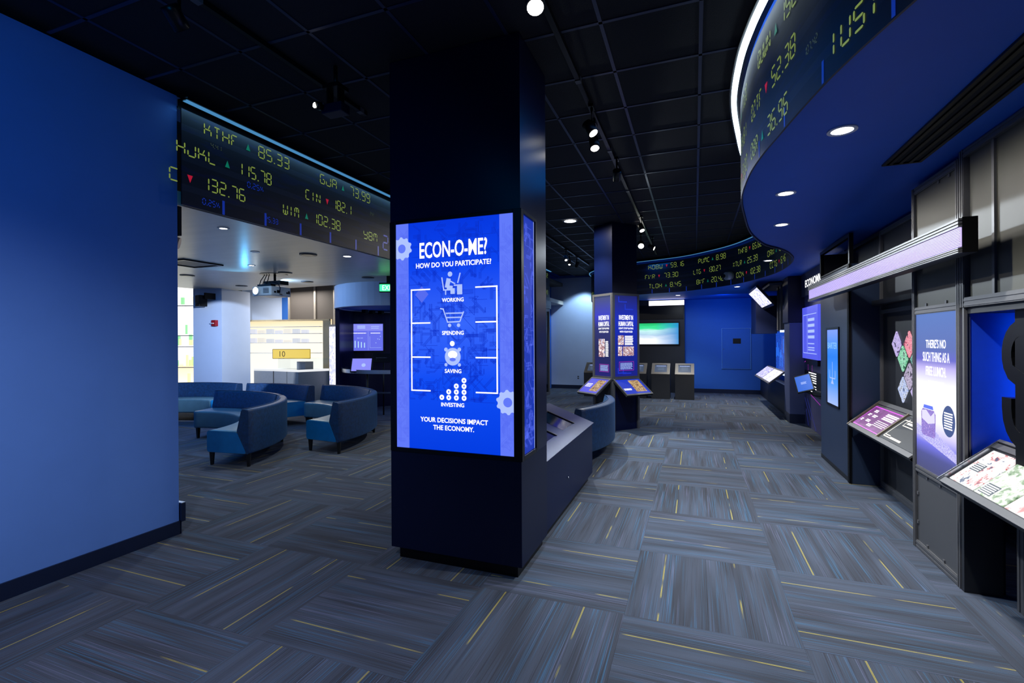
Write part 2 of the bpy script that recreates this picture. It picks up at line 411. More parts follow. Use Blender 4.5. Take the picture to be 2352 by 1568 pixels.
for x, y, r in near:
    o = proto if first else proto.copy()
    if not first: COL.objects.link(o)
    first = False; o.parent = floor; o.location = (x, y, 0); o.rotation_euler = (0, 0, r)
rest = MB(); rest.uv = []; q = 1
for s in spots:
    if s in ns: continue
    c, si = math.cos(s[2]), math.sin(s[2]); w, l = tw / 2, tl / 2
    rest.face([(s[0] + a * c - b * si, s[1] + a * si + b * c, 0) for a, b in ((-w, -l), (w, -l), (w, l), (-w, l))])
    rest.uv.append([(0.001, q + 0.001), (0.999, q + 0.001), (0.999, q + 0.999), (0.001, q + 0.999)]); q += 1
rest.build('carpet_tile', M['carpet'], floor, kind='stuff')

# ------------------------------------------------------------------ setting: walls
MB().box(-4.20, -4.03, -3.1, 2.79, 0, CZ).build('wall_left', M['wallleft'], kind='structure')
b = MB().box(-4.03, -4.015, -3.0, 2.795, 0.0, 0.108); b.box(-4.205, -4.015, 2.79, 2.803, 0.0, 0.108)
b.build('baseboard_left', M['base'], kind='structure')
MB().box(-15, 3.3, 15.5, 15.65, 0, 4.0).build('wall_far', M['wallblue'], kind='structure')
MB().box(-4.45, -1.67, 15.485, 15.5, 0, 0.12).box(-0.26, 1.9, 15.485, 15.5, 0, 0.12).build('baseboard_far', M['base'], kind='structure')
MB().box(3.1, 3.25, -3.1, 15.6, 0, CZ).build('wall_right', M['navy2'], kind='structure')
MB().box(-4.1, 3.2, -3.2, -3.05, 0, CZ).build('wall_behind', M['wallblue'], kind='structure')
# ------------------------------------------------------------------ setting: black tiled ceiling
ceil = MB().box(-4.16, 3.25, -3.1, 15.6, CZ + 0.06, CZ + 0.12).build('ceiling', M['concrete'], kind='structure')
ts = 0.61
proto = MB().box(-0.293, 0.293, -0.293, 0.293, 0.0, 0.015).build('ceiling_tile', M['black_ceiling'], ceil)
first = True; cells = []
for i in range(-6, 6):
    for j in range(-10, 21):
        x, y = 0.05 + (i - 0.5) * ts, 3.14 + (j - 0.5) * ts
        if x < -3.9 or x > 1.7: continue
        if y < 15.3: cells.append((x, y))
vis = sorted([c for c in cells if inview(*c) and -3.95 < c[0]], key=lambda s: s[0] ** 2 + s[1] ** 2)[:298]
for x, y in vis:
    o = proto if first else proto.copy()
    if not first: COL.objects.link(o)
    first = False; o.parent = ceil; o.location = (x, y, CZ + 0.006)
vs_ = set(vis); rc = MB()
for c in cells:
    if c not in vs_: rc.box(c[0] - .293, c[0] + .293, c[1] - .293, c[1] + .293, CZ + .006, CZ + .02)
rc.build('ceiling_tile', M['black_ceiling'], ceil, kind='stuff')
gr = MB()
for i in range(-7, 5): gr.box(0.05 + i * ts - 0.012, 0.05 + i * ts + 0.012, -3, 15.5, CZ, CZ + 0.005)
for j in range(-10, 21): gr.box(-4.0, 1.9, 3.14 + j * ts - 0.012, 3.14 + j * ts + 0.012, CZ, CZ + 0.0051)
gr.build('ceiling_grid', M['tee'], ceil, kind='stuff')
# soffit over the exhibits: underside, body
sf = MB(); pl = [(x, y) for x, y in CV] + [(3.1, 15.5), (3.1, -0.3)]
sf.prism(pl, 2, SZ, CZ - 0.02)
sf.build('ceiling_soffit', M['soffit'], kind='structure')
# lobby ceiling
lc = MB().prism([(-4.03, 2.79), (-4.03, 15.5), (-5.0, 15.5), (-5.05, 7.9), (-6.55, 7.95), (-8.05, 8.05), (-10.0, 7.95), (-10.25, 6.2), (-10.25, 2.79)], 2, 2.74, 2.86)
lc.build('ceiling_lobby', M['lobbyceil'], kind='structure')
MB().box(-15, -4.05, 2.0, 15.6, 3.35, 3.45).build('ceiling_lobby', M['dkgreyp'], kind='structure')
MB().box(-15, -4.16, 1.9, 2.05, 0, 3.4).build('wall_lobby', M['wall'], kind='structure')
MB().box(-15, -14.85, 2, 15.6, 0, 3.4).build('wall_lobby', M['wall'], kind='structure')

# ------------------------------------------------------------------ ticker bands with 14-segment characters
SEG = {}
def seg_polys(ch, w, h, t):
    """polygons of a 14-segment character in a w x h cell, stroke t"""
    m = h / 2; g_ = t * 0.35; k = w / 2
    def H(x0, x1, y): return [(x0 + g_, y), (x0 + g_ + t / 2, y + t / 2), (x1 - g_ - t / 2, y + t / 2), (x1 - g_, y), (x1 - g_ - t / 2, y - t / 2), (x0 + g_ + t / 2, y - t / 2)]
    def V(x, y0, y1): return [(x, y0 + g_), (x + t / 2, y0 + g_ + t / 2), (x + t / 2, y1 - g_ - t / 2), (x, y1 - g_), (x - t / 2, y1 - g_ - t / 2), (x - t / 2, y0 + g_ + t / 2)]
    def D(x0, y0, x1, y1):
        dx = t * 0.55
        return [(x0 - dx / 2, y0), (x0 + dx, y0), (x1 + dx / 2, y1), (x1 - dx, y1)]
    e = t * 0.9
    S = {'-': H(0, w, m)}; S.update(a=H(0, w, h), d=H(0, w, 0), g=H(0, k, m), G=H(k, w, m), f=V(0, m, h), e=V(0, 0, m), b=V(w, m, h), c=V(w, 0, m), i=V(k, m, h), l=V(k, 0, m),
             h=D(k - e, m + e, e, h - e), j=D(k + e * .5, m + e, w - e, h - e * .6), k=D(e, e, k - e, m - e), m=D(w - e, e, k + e * .3, m - e))
    T = {'K': 'efgGjc', 'T': 'ail', 'H': 'bcefgG', 'F': 'aefg', 'J': 'bcde', 'L': 'def', 'G': 'acdefG', 'A': 'abcefgG', 'C': 'adef', 'I': 'il', 'N': 'bcefhm', 'W': 'bcdefl', 'M': 'abcefi', 'Y': 'bcdfgG',
         'B': 'abcdefgG', 'O': 'abcdef', 'V': 'efkj', 'R': 'abefgGm', 'P': 'abefgG', 'U': 'bcdef', 'X': 'hjkm', 'Z': 'ajkd', 'S': 'acdfgG', 'D': 'abcdef', 'E': 'adefgG', 'Q': 'abcdefm', '%': 'fgGcjk',
         '0': 'abcdef', '1': 'bc', '2': 'abdegG', '3': 'abcdgG', '4': 'bcfgG', '5': 'acdfgG', '6': 'acdefgG', '7': 'abc', '8': 'abcdefgG', '9': 'abcdfgG'}
    if ch == '.': return [[(0, -t / 2), (t, -t / 2), (t, t / 2), (0, t / 2)]]
    keys = T.get(ch, '')
    both = 'g' in keys and 'G' in keys
    return [S['-' if (both and q == 'g') else q] for q in keys if not (both and q == 'G')]

def seg_text(txt, mapper, s0, s1, z0, z1, mat, parent, name='ticker_character', t=0.0115):
    """characters fitted between s0 (left as read) and s1, z0 to z1"""
    n = sum(0.42 if c == '.' else 1.0 for c in txt); sg = 1 if s1 > s0 else -1
    p = abs(s1 - s0) / (n - 0.24); w = p * 0.70; x = 0
    for c in txt:
        mb = MB()
        for poly in seg_polys(c, w, z1 - z0, t):
            pts = [mapper(s0 + sg * (x + a), z0 + b) for a, b in poly]
            mb.face(pts)
        mb.build(name, mat, parent)
        x += p * (0.42 if c == '.' else 1.0)

def arrow(kind, mapper, s, z, parent, sz=0.032):
    k = 1 if kind == 'up' else -1
    mb = MB(); mb.face([mapper(s - sz * .75, z - k * sz), mapper(s + sz * .75, z - k * sz), mapper(s, z + k * sz)])
    mb.build('%s_arrow' % kind, M['up'] if kind == 'up' else M['down'], parent)

def band(path, z0, z1, name, label, seams_every, led_mats, led_off=0.05):
    """path: list of (point xy, normal xy, s)"""
    t = thing(name, label, 'ticker sign', (path[0][0][0], path[0][0][1], z0))
    mb = MB(); mb.uv = []
    def strip(mb, o0, za, o1, zb, uvz=True):
        for (p, n, s), (p2, n2, s2) in zip(path, path[1:]):
            a, b = Vector(p) + Vector(n) * o0, Vector(p2) + Vector(n2) * o0
            c, d = Vector(p) + Vector(n) * o1, Vector(p2) + Vector(n2) * o1
            mb.face([(a.x, a.y, za), (b.x, b.y, za), (d.x, d.y, zb), (c.x, c.y, zb)], True)
            if mb.uv is not None: mb.uv.append([(s, za), (s2, za), (s2, zb), (s, zb)])
    strip(mb, 0.015, z0, 0.015, z1); strip(mb, 0.004, z0, 0.015, z0); strip(mb, 0.015, z1, 0.004, z1); strip(mb, 0.004, z1, 0.004, z0)
    mb.build('ticker_panel', M['ticker'], t)
    k = MB(); L = path[-1][2]
    return t, strip
# left straight band
lp = [((-3.99, y), (1, 0), y) for y in (2.79, 5, 7.5, 10, 12, 13.7)]
tl_, st = band(lp, 2.74, 3.54, 'ticker_sign', 'long straight stock ticker sign over the lounge opening, left of the pillar', 0.46, None)
mb = MB(); st(mb, 0.03, 3.592, 0.075, 3.592); st(mb, 0.075, 3.592, 0.075, 3.60); st(mb, 0.075, 3.60, 0.03, 3.60)
mb.build('led_strip', M['ledblue'], tl_)
mb = MB(); st(mb, -0.03, 3.60, 0.09, 3.60); st(mb, 0.09, 3.60, 0.09, 3.62); st(mb, 0.09, 3.62, -0.03, 3.62); st(mb, -0.03, 3.54, -0.03, 3.62)
mb.build('top_ledge', M['blackm'], tl_)
LM = lambda s, z: (-3.973, s, z)
for y in [3.17 + .457 * k for k in range(0, 20)]:
    MB().face([(-3.9745, y - .012, 2.745), (-3.9745, y + .012, 2.745), (-3.9745, y + .012, 2.87), (-3.9745, y - .012, 2.87)]).build('seam_mark', M['ghost'], tl_)
def entry(mp, par, sym, s0, s1, ar, sa, num, n0, n1, z, hh=0.10, dim=False):
    mt = M['digitdim'] if dim else M['digit']
    if sym: seg_text(sym, mp, s0, s1, z, z + hh, mt, par)
    if ar: arrow(ar, mp, sa, z + hh * .5, par)
    if num: seg_text(num, mp, n0, n1, z, z + hh + .01, mt, par)
for e in (('KTHF', 2.99, 3.32, 'up', 3.43, '85.33', 3.55, 3.93, 3.40), ('HJKL', 2.75, 3.10, 'up', 3.21, '115.78', 3.31, 3.70, 3.165), ('C', 2.69, 2.765, 'down', 2.86, '132.76', 2.97, 3.395, 2.92),
          ('GJA', 4.38, 4.65, 'up', 4.76, '73.99', 4.89, 5.28, 3.40), ('CIN', 4.16, 4.38, 'down', 4.49, '182.1', 4.58, 4.91, 3.16), ('WIM', 3.85, 4.06, 'up', 4.17, '102.38', 4.26, 4.71, 2.92),
          ('YBM', 5.15, 5.43, None, 0, '', 0, 0, 2.92), ('RTLB', 6.0, 6.3, 'up', 6.42, '44.18', 6.55, 6.95, 3.40), ('PKH', 12.6, 12.9, 'up', 13.0, '9.12', 13.1, 13.5, 3.40), ('LMG', 12.5, 12.8, 'down', 12.9, '18.40', 13.05, 13.5, 2.92)):
    entry(LM, tl_, *e)
seg_text('0.25%', LM, 2.97, 3.13, 2.79, 2.84, M['ghost'], tl_, t=.008); seg_text('25.33', LM, 3.62, 3.78, 2.79, 2.84, M['ghost'], tl_, t=.008)
seg_text('0.25%', LM, 3.42, 3.60, 3.07, 3.12, M['ghost'], tl_, t=.008); seg_text('4.41', LM, 3.05, 3.15, 3.31, 3.35, M['digitdim'], tl_, t=.006)
seg_text('242', LM, 5.28, 5.36, 3.25, 3.29, M['digitdim'], tl_, t=.006); seg_text('2', LM, 5.56, 5.68, 2.85, 3.04, M['ghost'], tl_, t=.02)

# curved band
cpth = [(CV[i], tuple(cnorm(i)), SS[i]) for i in range(len(CV))]
tc_, st = band(cpth, SZ - 0.02, 3.54, 'ticker_sign', 'curving stock ticker sign along the edge of the blue soffit', 0.46, None)
ni = max(i for i in range(len(SS)) if SS[i] < 6.4)
full = cpth
def strip_range(mb, a, b, o0, za, o1, zb):
    for (p, n, s), (p2, n2, s2) in zip(full[a:b], full[a + 1:b + 1]):
        A, B = Vector(p) + Vector(n) * o0, Vector(p2) + Vector(n2) * o0; C_, D_ = Vector(p) + Vector(n) * o1, Vector(p2) + Vector(n2) * o1
        mb.face([(A.x, A.y, za), (B.x, B.y, za), (D_.x, D_.y, zb), (C_.x, C_.y, zb)], True)
for a, b, mt, nm in ((0, ni, M['led'], 'led_tube'), (ni, len(CV) - 1, M['ledblue'], 'led_strip')):
    mb = MB()
    for o0, za, o1, zb in ((0.045, 3.580, 0.085, 3.580), (0.085, 3.580, 0.085, 3.60), (0.045, 3.60, 0.045, 3.580)) if mt is M['led'] else ((0.055, 3.592, 0.075, 3.592), (0.075, 3.592, 0.075, 3.60), (0.055, 3.60, 0.055, 3.592)): strip_range(mb, a, b, o0, za, o1, zb)
    mb.build(nm, mt, tc_)
mb = MB()
for o0, za, o1, zb in ((-0.02, 3.60, 0.10, 3.60), (0.10, 3.60, 0.10, 3.62), (0.10, 3.62, -0.02, 3.62), (-0.02, 3.62, -0.02, 3.5)): strip_range(mb, 0, len(CV) - 1, o0, za, o1, zb)
mb.build('top_ledge', M['blackm'], tc_)
CM = lambda s, z: onc(s, z, 0.0175)
for k in range(38):
    s = 2.3 + .457 * k - .02
    if s < 18: MB().face([onc(s - .01, 2.765, .0165), onc(s + .01, 2.765, .0165), onc(s + .01, 2.87, .0165), onc(s - .01, 2.87, .0165)]).build('seam_mark', M['ghost'], tc_)
for e in (('QUWN', 4.12, 3.87, 'up', 3.78, '152.0', 3.70, 3.35, 3.34), ('DZTF', 4.31, 4.04, 'down', 3.95, '52.38', 3.85, 3.49, 3.08), ('OBR', 4.33, 4.14, 'up', 4.03, '36.96', 3.93, 3.60, 2.83), ('IUST', 3.13, 2.80, None, 0, '', 0, 0, 2.84),
          ('WRNL', 5.3, 5.0, 'up', 4.9, '17.20', 4.8, 4.5, 3.34), ('TLF', 5.35, 5.1, 'up', 5.0, '64.81', 4.9, 4.55, 3.08), ('ABD', 5.2, 4.98, 'down', 4.88, '8.80', 4.78, 4.5, 2.83),
          ('KOBW', 14.71, 14.34, 'down', 14.23, '59.16', 14.12, 13.77, 3.38), ('FVR', 14.80, 14.54, 'down', 14.43, '73.30', 14.30, 13.93, 3.14), ('TLOH', 14.70, 14.36, 'up', 14.25, '8.45', 14.14, 13.85, 2.90),
          ('PUMC', 13.34, 12.99, 'up', 12.90, '8.98', 12.79, 12.50, 3.37), ('LTG', 13.49, 13.27, 'down', 13.16, '130.27', 13.05, 12.66, 3.13), ('BVF', 13.40, 13.14, 'up', 13.05, '20.42', 12.94, 12.57, 2.89),
          ('THFB', 12.08, 11.73, 'down', 11.62, '65.62', 11.50, 11.11, 3.37), ('XTLR', 12.26, 11.94, 'up', 11.83, '25.39', 11.72, 11.29, 3.13), ('OZK', 12.14, 11.87, 'down', 11.76, '102.38', 11.65, 11.18, 2.89),
          ('DAN', 10.85, 10.55, 'up', 10.43, '12.06', 10.31, 9.95, 3.11), ('CCTG', 10.74, 10.38, 'down', 10.26, '6.46', 10.14, 9.80, 2.88), ('RLC', 16.6, 16.3, 'up', 16.2, '71.2', 16.1, 15.8, 3.38), ('NVB', 17.3, 17.0, 'up', 16.9, '4.02', 16.8, 16.5, 2.9)):
    entry(CM, tc_, *e)
seg_text('107.42', CM, 3.38, 3.24, 2.99, 3.03, M['digitdim'], tc_, t=.006)

# ------------------------------------------------------------------ the big pillar with its light box
P = thing('display_pillar', 'tall navy square pillar with glowing ECON-O-ME light box panel', 'pillar', (-1.59, 3.33, 0))
MB().box(-2.10, -1.08, 3.03, 3.62, 2.47, CZ).box(-2.10, -1.08, 3.36, 3.62, 0.79, 2.47).each('shaft', M['navy'], P)
MB().box(-2.105, -1.08, 3.03, 3.62, 0.08, 0.79).build('base_cabinet', M['navy2'], P, bevel=0.003)
MB().box(-2.05, -1.12, 3.06, 3.62, 0, 0.08).build('kick_plate', M['blackm'], P)
fr_ = MB()
fr_.box(-2.10, -2.05, 3.02, 3.06, 0.79, 2.47).box(-1.13, -1.07, 3.02, 3.07, 0.79, 2.475).box(-2.05, -1.13, 3.02, 3.05, 0.79, 0.82).box(-2.05, -1.13, 3.02, 3.05, 2.45, 2.475)
fr_.box(-1.10, -1.07, 3.33, 3.365, 0.79, 2.475).box(-1.10, -1.07, 3.07, 3.33, 0.79, 0.82).box(-1.10, -1.07, 3.07, 3.33, 2.45, 2.475).box(-2.08, -1.12, 3.07, 3.36, 0.80, 0.82)
fr_.each('light_box_frame', M['blackm'], P, bevel=0.002)
F = Fr((-2.05, 3.03, 0.82), (1, 0, 0), (0, 0, 1))
W_, H_ = 0.92, 1.63
scr = MB(F).box(0, W_, 0, H_, -0.02, 0).build('front_panel', M['scr_blue'], P)
quad(F, 0, 0.105, 0, H_, 0.001, M['scr_pale'], scr, 'side_strip'); quad(F, 0.82, W_, 0, H_, 0.001, M['scr_pale'], scr, 'side_strip')
def circuit(x0, x1, y0, y1, n, mat, c, t=0.0022, seed=1):
    rr = random.Random(seed); mb = MB(F)
    for _ in range(n):
        x, y = rr.uniform(x0, x1), rr.uniform(y0, y1); d = rr.choice([(0, 1), (1, 0), (0, -1), (-1, 0)]); k = rr.randint(1, 4)
        for q_ in range(rr.randint(2, 5)):
            L = rr.uniform(0.02, 0.11); nx, ny = x + d[0] * L, y + d[1] * L
            nx, ny = max(x0, min(x1, nx)), max(y0, min(y1, ny)); dv = Vector((nx - x, ny - y))
            if dv.length > 1e-3:
                pn = Vector((-dv.y, dv.x)).normalized() * t * .5
                for w in range(k):
                    o = Vector((-dv.y, dv.x)).normalized() * w * t * 3.2; a = Vector((x, y)) + o; b_ = Vector((nx, ny)) + o
                    if min(a.x, b_.x) >= x0 - .001 and max(a.x, b_.x) <= x1 + .001 and min(a.y, b_.y) > y0 and max(a.y, b_.y) < y1:
                        mb.face([(a.x - pn.x, a.y - pn.y, c), (b_.x - pn.x, b_.y - pn.y, c), (b_.x + pn.x, b_.y + pn.y, c), (a.x + pn.x, a.y + pn.y, c)])
            x, y = nx, ny; d = rr.choice([(0.7, 0.7), (-0.7, 0.7), (0.7, -0.7), (-.7, -.7), (1, 0), (0, 1), (-1, 0), (0, -1)])
    mb.build('circuit_print', mat, scr)
circuit(0.11, 0.815, 0.35, 1.62, 170, M['scr_line'], 0.0015, seed=3)
circuit(0.005, 0.10, 0.03, 1.6, 60, M['scr_line2'], 0.002, seed=4); circuit(0.825, 0.915, 0.03, 1.6, 60, M['scr_line2'], 0.002, seed=5)
def gear(x, y, r, c):
    pts = []
    for i in range(40):
        a = 2 * math.pi * i / 40; q_ = r if (i // 2) % 2 else r * 0.86
        pts.append((max(0.001, min(0.919, x + q_ * math.cos(a))), y + q_ * math.sin(a), c))
    MB(F).face(pts).build('gear_icon', M['scr_icon'], scr); disc(F, x, y, r * .38, c + .0005, M['scr_pale'], scr, 'gear_hub')
gear(0.05, 1.45, 0.085, 0.0025); gear(0.875, 0.36, 0.085, 0.0025)
MB(F).face([(0.16, 1.11, .002), (0.215, 1.05, .002), (0.27, 1.11, .002), (0.215, 1.17, .002)]).build('diamond_print', M['scr_line2'], scr)
TW = lambda s, x, y, w, h, b=0.02, m='whiteglow': text(s, F, x + 2.05, y - 0.82, w, h, 0.004, M[m], scr, bold=b)
TW('ECON-O-ME?', -1.585, 2.245, 0.53, 0.115, 0.035)
TW('HOW DO YOU PARTICIPATE?', -1.585, 2.137, 0.59, 0.036, 0.03)
TW('WORKING', -1.585, 1.884, 0.17, 0.028, 0.03); TW('SPENDING', -1.585, 1.652, 0.17, 0.028, 0.03); TW('SAVING', -1.585, 1.384, 0.13, 0.028, 0.03); TW('INVESTING', -1.59, 1.147, 0.18, 0.028, 0.03)
TW('YOUR DECISIONS IMPACT', -1.585, 1.035, 0.53, 0.034, 0.03); TW('THE ECONOMY.', -1.585, 0.982, 0.32, 0.034, 0.03)
def bars(fr, segs, t, c, mat, par, name):
    mb = MB(fr)
    for x0, y0, x1, y1 in segs:
        d = Vector((x1 - x0, y1 - y0)); n = Vector((-d.y, d.x)).normalized() * t / 2
        mb.face([(x0 - n.x, y0 - n.y, c), (x1 - n.x, y1 - n.y, c), (x1 + n.x, y1 + n.y, c), (x0 + n.x, y0 + n.y, c)])
    return mb.build(name, mat, par)
o_ = lambda L: [(a + 2.05, b - .82, c + 2.05, d - .82) for a, b, c, d in L]
bars(F, o_([(-1.92, 1.24, -1.92, 1.97)] + [(-1.925, z, -1.765, z) for z in (1.965, 1.725, 1.48, 1.24)]), .009, .004, M['whiteglow'], scr, 'bracket_line')
bars(F, o_([(-1.25, 1.24, -1.25, 1.97)] + [(-1.245, z, -1.41, z) for z in (1.965, 1.725, 1.48, 1.24)]), .009, .004, M['whiteglow'], scr, 'bracket_line')
# icons: worker at desk, trolley, piggy bank, coin stacks
ic = lambda x, y: (x + 2.05, y - .82)
disc(F, *ic(-1.605, 2.065), .018, .004, M['scr_icon'], scr, 'worker_icon')
bars(F, o_([(-1.615, 2.035, -1.63, 1.97), (-1.63, 1.97, -1.585, 1.965), (-1.585, 1.965, -1.585, 1.925)]), .034, .004, M['scr_icon'], scr, 'worker_icon')
bars(F, o_([(-1.67, 2.045, -1.655, 1.955), (-1.66, 1.955, -1.60, 1.955), (-1.64, 1.955, -1.64, 1.92), (-1.61, 2.02, -1.565, 1.995), (-1.575, 1.985, -1.51, 1.985), (-1.525, 2.07, -1.545, 2.0)]), .009, .0045, M['scr_icon'], scr, 'desk_icon')
quad(F, *(-1.55 + 2.05, -1.51 + 2.05), 1.10, 1.16, .004, M['scr_icon'], scr, 'desk_icon')
bars(F, o_([(-1.685, 1.825, -1.655, 1.82), (-1.66, 1.82, -1.625, 1.725), (-1.628, 1.728, -1.53, 1.73), (-1.53, 1.73, -1.50, 1.80), (-1.64, 1.79, -1.505, 1.79), (-1.635, 1.76, -1.515, 1.76)]), .009, .004, M['scr_icon'], scr, 'trolley_icon')
for x in (-1.61, -1.54): disc(F, *ic(x, 1.705), .013, .004, M['scr_icon'], scr, 'trolley_icon')
disc(F, *ic(-1.587, 1.485), .062, .004, M['scr_icon'], scr, 'piggy_icon'); disc(F, *ic(-1.587, 1.465), .024, .0045, M['scr_pale'], scr, 'piggy_icon', ry=.013)
disc(F, *ic(-1.587, 1.50), .036, .0043, M['whiteglow'], scr, 'piggy_icon', ry=.026)
for x in (-1.64, -1.535): disc(F, *ic(x, 1.535), .014, .004, M['scr_icon'], scr, 'piggy_icon'); disc(F, *ic(x * .0 + x, 1.428), .012, .004, M['scr_icon'], scr, 'piggy_icon')
disc(F, *ic(-1.59, 1.577), .018, .004, M['whiteglow'], scr, 'coin_icon')
for k, x in enumerate((-1.675, -1.62, -1.56, -1.50)):
    for j in range(k + 1): disc(F, *ic(x, 1.197 + .041 * j), .018, .004, M['whiteglow'], scr, 'coin_icon'); disc(F, *ic(x, 1.197 + .041 * j), .007, .0045, M['scr_pale'], scr, 'coin_icon', n=10)
FS = Fr((-1.085, 3.07, 0.82), (0, 1, 0), (0, 0, 1))
sd = MB(FS).box(0, .26, 0, 1.63, -.02, 0).build('side_panel', M['scr_side'], P)
F_keep = F; F = FS; scr_keep = scr; scr = sd
circuit(0.01, 0.25, 0.03, 1.6, 70, M['scr_line2'], 0.0015, seed=9)
F = F_keep; scr = scr_keep
quad(FS, .252, .26, 0, 1.63, .001, M['scr_icon'], sd, 'edge_glow')

# ------------------------------------------------------------------ touch console behind the pillar
T = thing('touch_console', 'low navy console with sloped top and two inset screens, behind the pillar', 'console', (-1.6, 4.56, 0))
prof = [(-2.1, .08), (-1.1, .08), (-1.1, .64), (-1.62, .84), (-2.1, .655)]
con_ = pbr('console navy', (2, 16, 58), .38, gscale=2, spec=.2)
MB().prism([(a, b) for a, b in prof], 1, 3.625, 5.5).build('body', con_, T)
MB().box(-2.05, -1.14, 3.63, 5.45, 0, .08).build('kick_plate', M['blackm'], T)
sl = Fr((-1.095, 3.63, .642), (0, 1, 0), (-.52, 0, .2))     # sloped face, v runs up the slope
sl.n = -sl.u.cross(sl.v) if sl.u.cross(sl.v).z < 0 else sl.u.cross(sl.v)
MB(sl).box(0, 1.875, -.01, .56, 0, .012).build('sloped_top', pbr('console top blue', (10, 28, 92), .4, gscale=2, spec=.2), T, bevel=.002)
for u0 in (.32, 1.02):
    s_ = MB(sl).box(u0, u0 + .42, .14, .44, .0125, .0135).build('touch_screen', M['glossnavy'], T)
    MB(sl).box(u0 + .42, u0 + .45, .13, .46, .012, .022).box(u0 - .01, u0 + .43, .44, .455, .012, .02).build('screen_bezel', M['blackm'], s_)
MB().cyl((-1.101, 4.35, .33), .009, .012, axis=0, n=10).build('lock', M['chrome'], T)

# ------------------------------------------------------------------ curved sofas
def sweep(prof, a0, a1, n, cy, mb):
    """prof: closed (r, z) loop, swept about (0, cy)"""
    rings = []
    for i in range(n + 1):
        a = a0 + (a1 - a0) * i / n
        rings.append([mb.P((r * math.cos(a), cy + r * math.sin(a), z)) for r, z in prof])
    m = len(prof)
    for A, B in zip(rings, rings[1:]):
        for k in range(m): mb.f.append([A[k], B[k], B[(k + 1) % m], A[(k + 1) % m]]); mb.sm.append(True)
    mb.f.append(rings[0]); mb.f.append(rings[-1][::-1]); mb.sm += [False, False]
def rnd(poly, r, n=3):
    out = []; m = len(poly)
    for i, p in enumerate(poly):
        p = Vector(p); a = (Vector(poly[i - 1]) - p); b = (Vector(poly[(i + 1) % m]) - p)
        q = min(r, a.length * .45, b.length * .45); A = p + a.normalized() * q; B = p + b.normalized() * q
        for k in range(n + 1):
            t = k / n; out.append(tuple((1 - t) ** 2 * A + 2 * t * (1 - t) * p + t * t * B))
    return out
Ro, CYo = 2.03, -1.72
def sofa_meshes(root):
    a0, a1 = R(90 - 25), R(90 + 25)
    mb = MB(); sweep(rnd([(Ro - .64, .17), (Ro - .03, .17), (Ro - .17, .445), (Ro - .64, .45)], .035), a0, a1, 18, CYo, mb)
    mb.build('seat', M['seatleather'], root)
    mb = MB(); sweep(rnd([(Ro - .025, .165), (Ro, .18), (Ro, .73), (Ro - .105, .735), (Ro - .18, .45)], .025), a0 - .002, a1 + .002, 18, CYo, mb)
    mb.build('backrest', M['velvet'], root)
    for a in (a0, a1):
        # leather end cheek of the seat
        mb = MB(); s_ = 1 if a == a1 else -1; d = (-math.sin(a) * s_ * .006, math.cos(a) * s_ * .006)
        pr = rnd([(Ro - .637, .175), (Ro - .035, .175), (Ro - .175, .44), (Ro - .637, .446)], .035)
        pts = [(r * math.cos(a), CYo + r * math.sin(a), z) for r, z in pr]
        out = [(x + d[0], y + d[1], z) for x, y, z in pts]
        mb.face(out); 
        for i in range(len(pts)): j = (i + 1) % len(pts); mb.face([pts[i], pts[j], out[j], out[i]])
        mb.build('end_cheek', M['leather'], root)
        for r in (Ro - .60, Ro - .05):
            aa = a + (.028 if a == a0 else -.028); x, y = r * math.cos(aa), CYo + r * math.sin(aa)
            mb = MB()
            for z0, z1, w0, w1 in ((0, .175, .016, .025),):
                A = [(x - w0, y - w0, z0), (x + w0, y - w0, z0), (x + w0, y + w0, z0), (x - w0, y + w0, z0)]; B = [(x - w1, y - w1, z1), (x + w1, y - w1, z1), (x + w1, y + w1, z1), (x - w1, y + w1, z1)]
                mb.face(A[::-1]); mb.face(B)
                for i in range(4): mb.face([A[i], A[(i + 1) % 4], B[(i + 1) % 4], B[i]])
            mb.build('leg', M['legwood'], root)
    mb = MB(); n = 18
    mb.tube([((Ro - .10) * math.cos(a0 + (a1 - a0) * i / n), CYo + (Ro - .10) * math.sin(a0 + (a1 - a0) * i / n), .737) for i in range(n + 1)], .005, 6)
    mb.build('piping', M['velvet'], root)
def copy_tree(o, parent=None):
    c = o.copy(); COL.objects.link(c); c.parent = parent
    for ch in list(o.children): copy_tree(ch, c)
    return c
SF = [(-7.3, 4.3, 32, 'curved blue sofa with bright blue end panel, nearest the camera in the lounge'),
      (-7.3, 4.3, 83.5, 'curved blue sofa facing forward, directly behind the nearest sofa'),
      (-6.7, 5.7, 19, 'curved blue sofa with dark end panel, closest to the left side of the big pillar'),
      (-6.7, 5.7, 70.5, 'curved blue sofa in front of the navy round kiosk'),
      (-7.8, 5.63, 90, 'curved blue sofa at the back, in front of the grey display counter'),
      (-9.15, 5.43, 105, 'curved blue sofa at the back left, in front of the white column'),
      (-3.1, 6.85, -3, 'curved blue sofa seen from behind, between console and far info pillar')]
first = None
for cx_, cy_, am, lab in SF:
    if first is None: o = first = thing('curved_sofa', lab, 'sofa', group='curved sofas'); sofa_meshes(o)
    else: o = copy_tree(first)
    o['label'] = lab; a = R(am); o.location = (cx_ - CYo * math.cos(a), cy_ - CYo * math.sin(a), 0); o.rotation_euler = (0, 0, a - math.pi / 2)

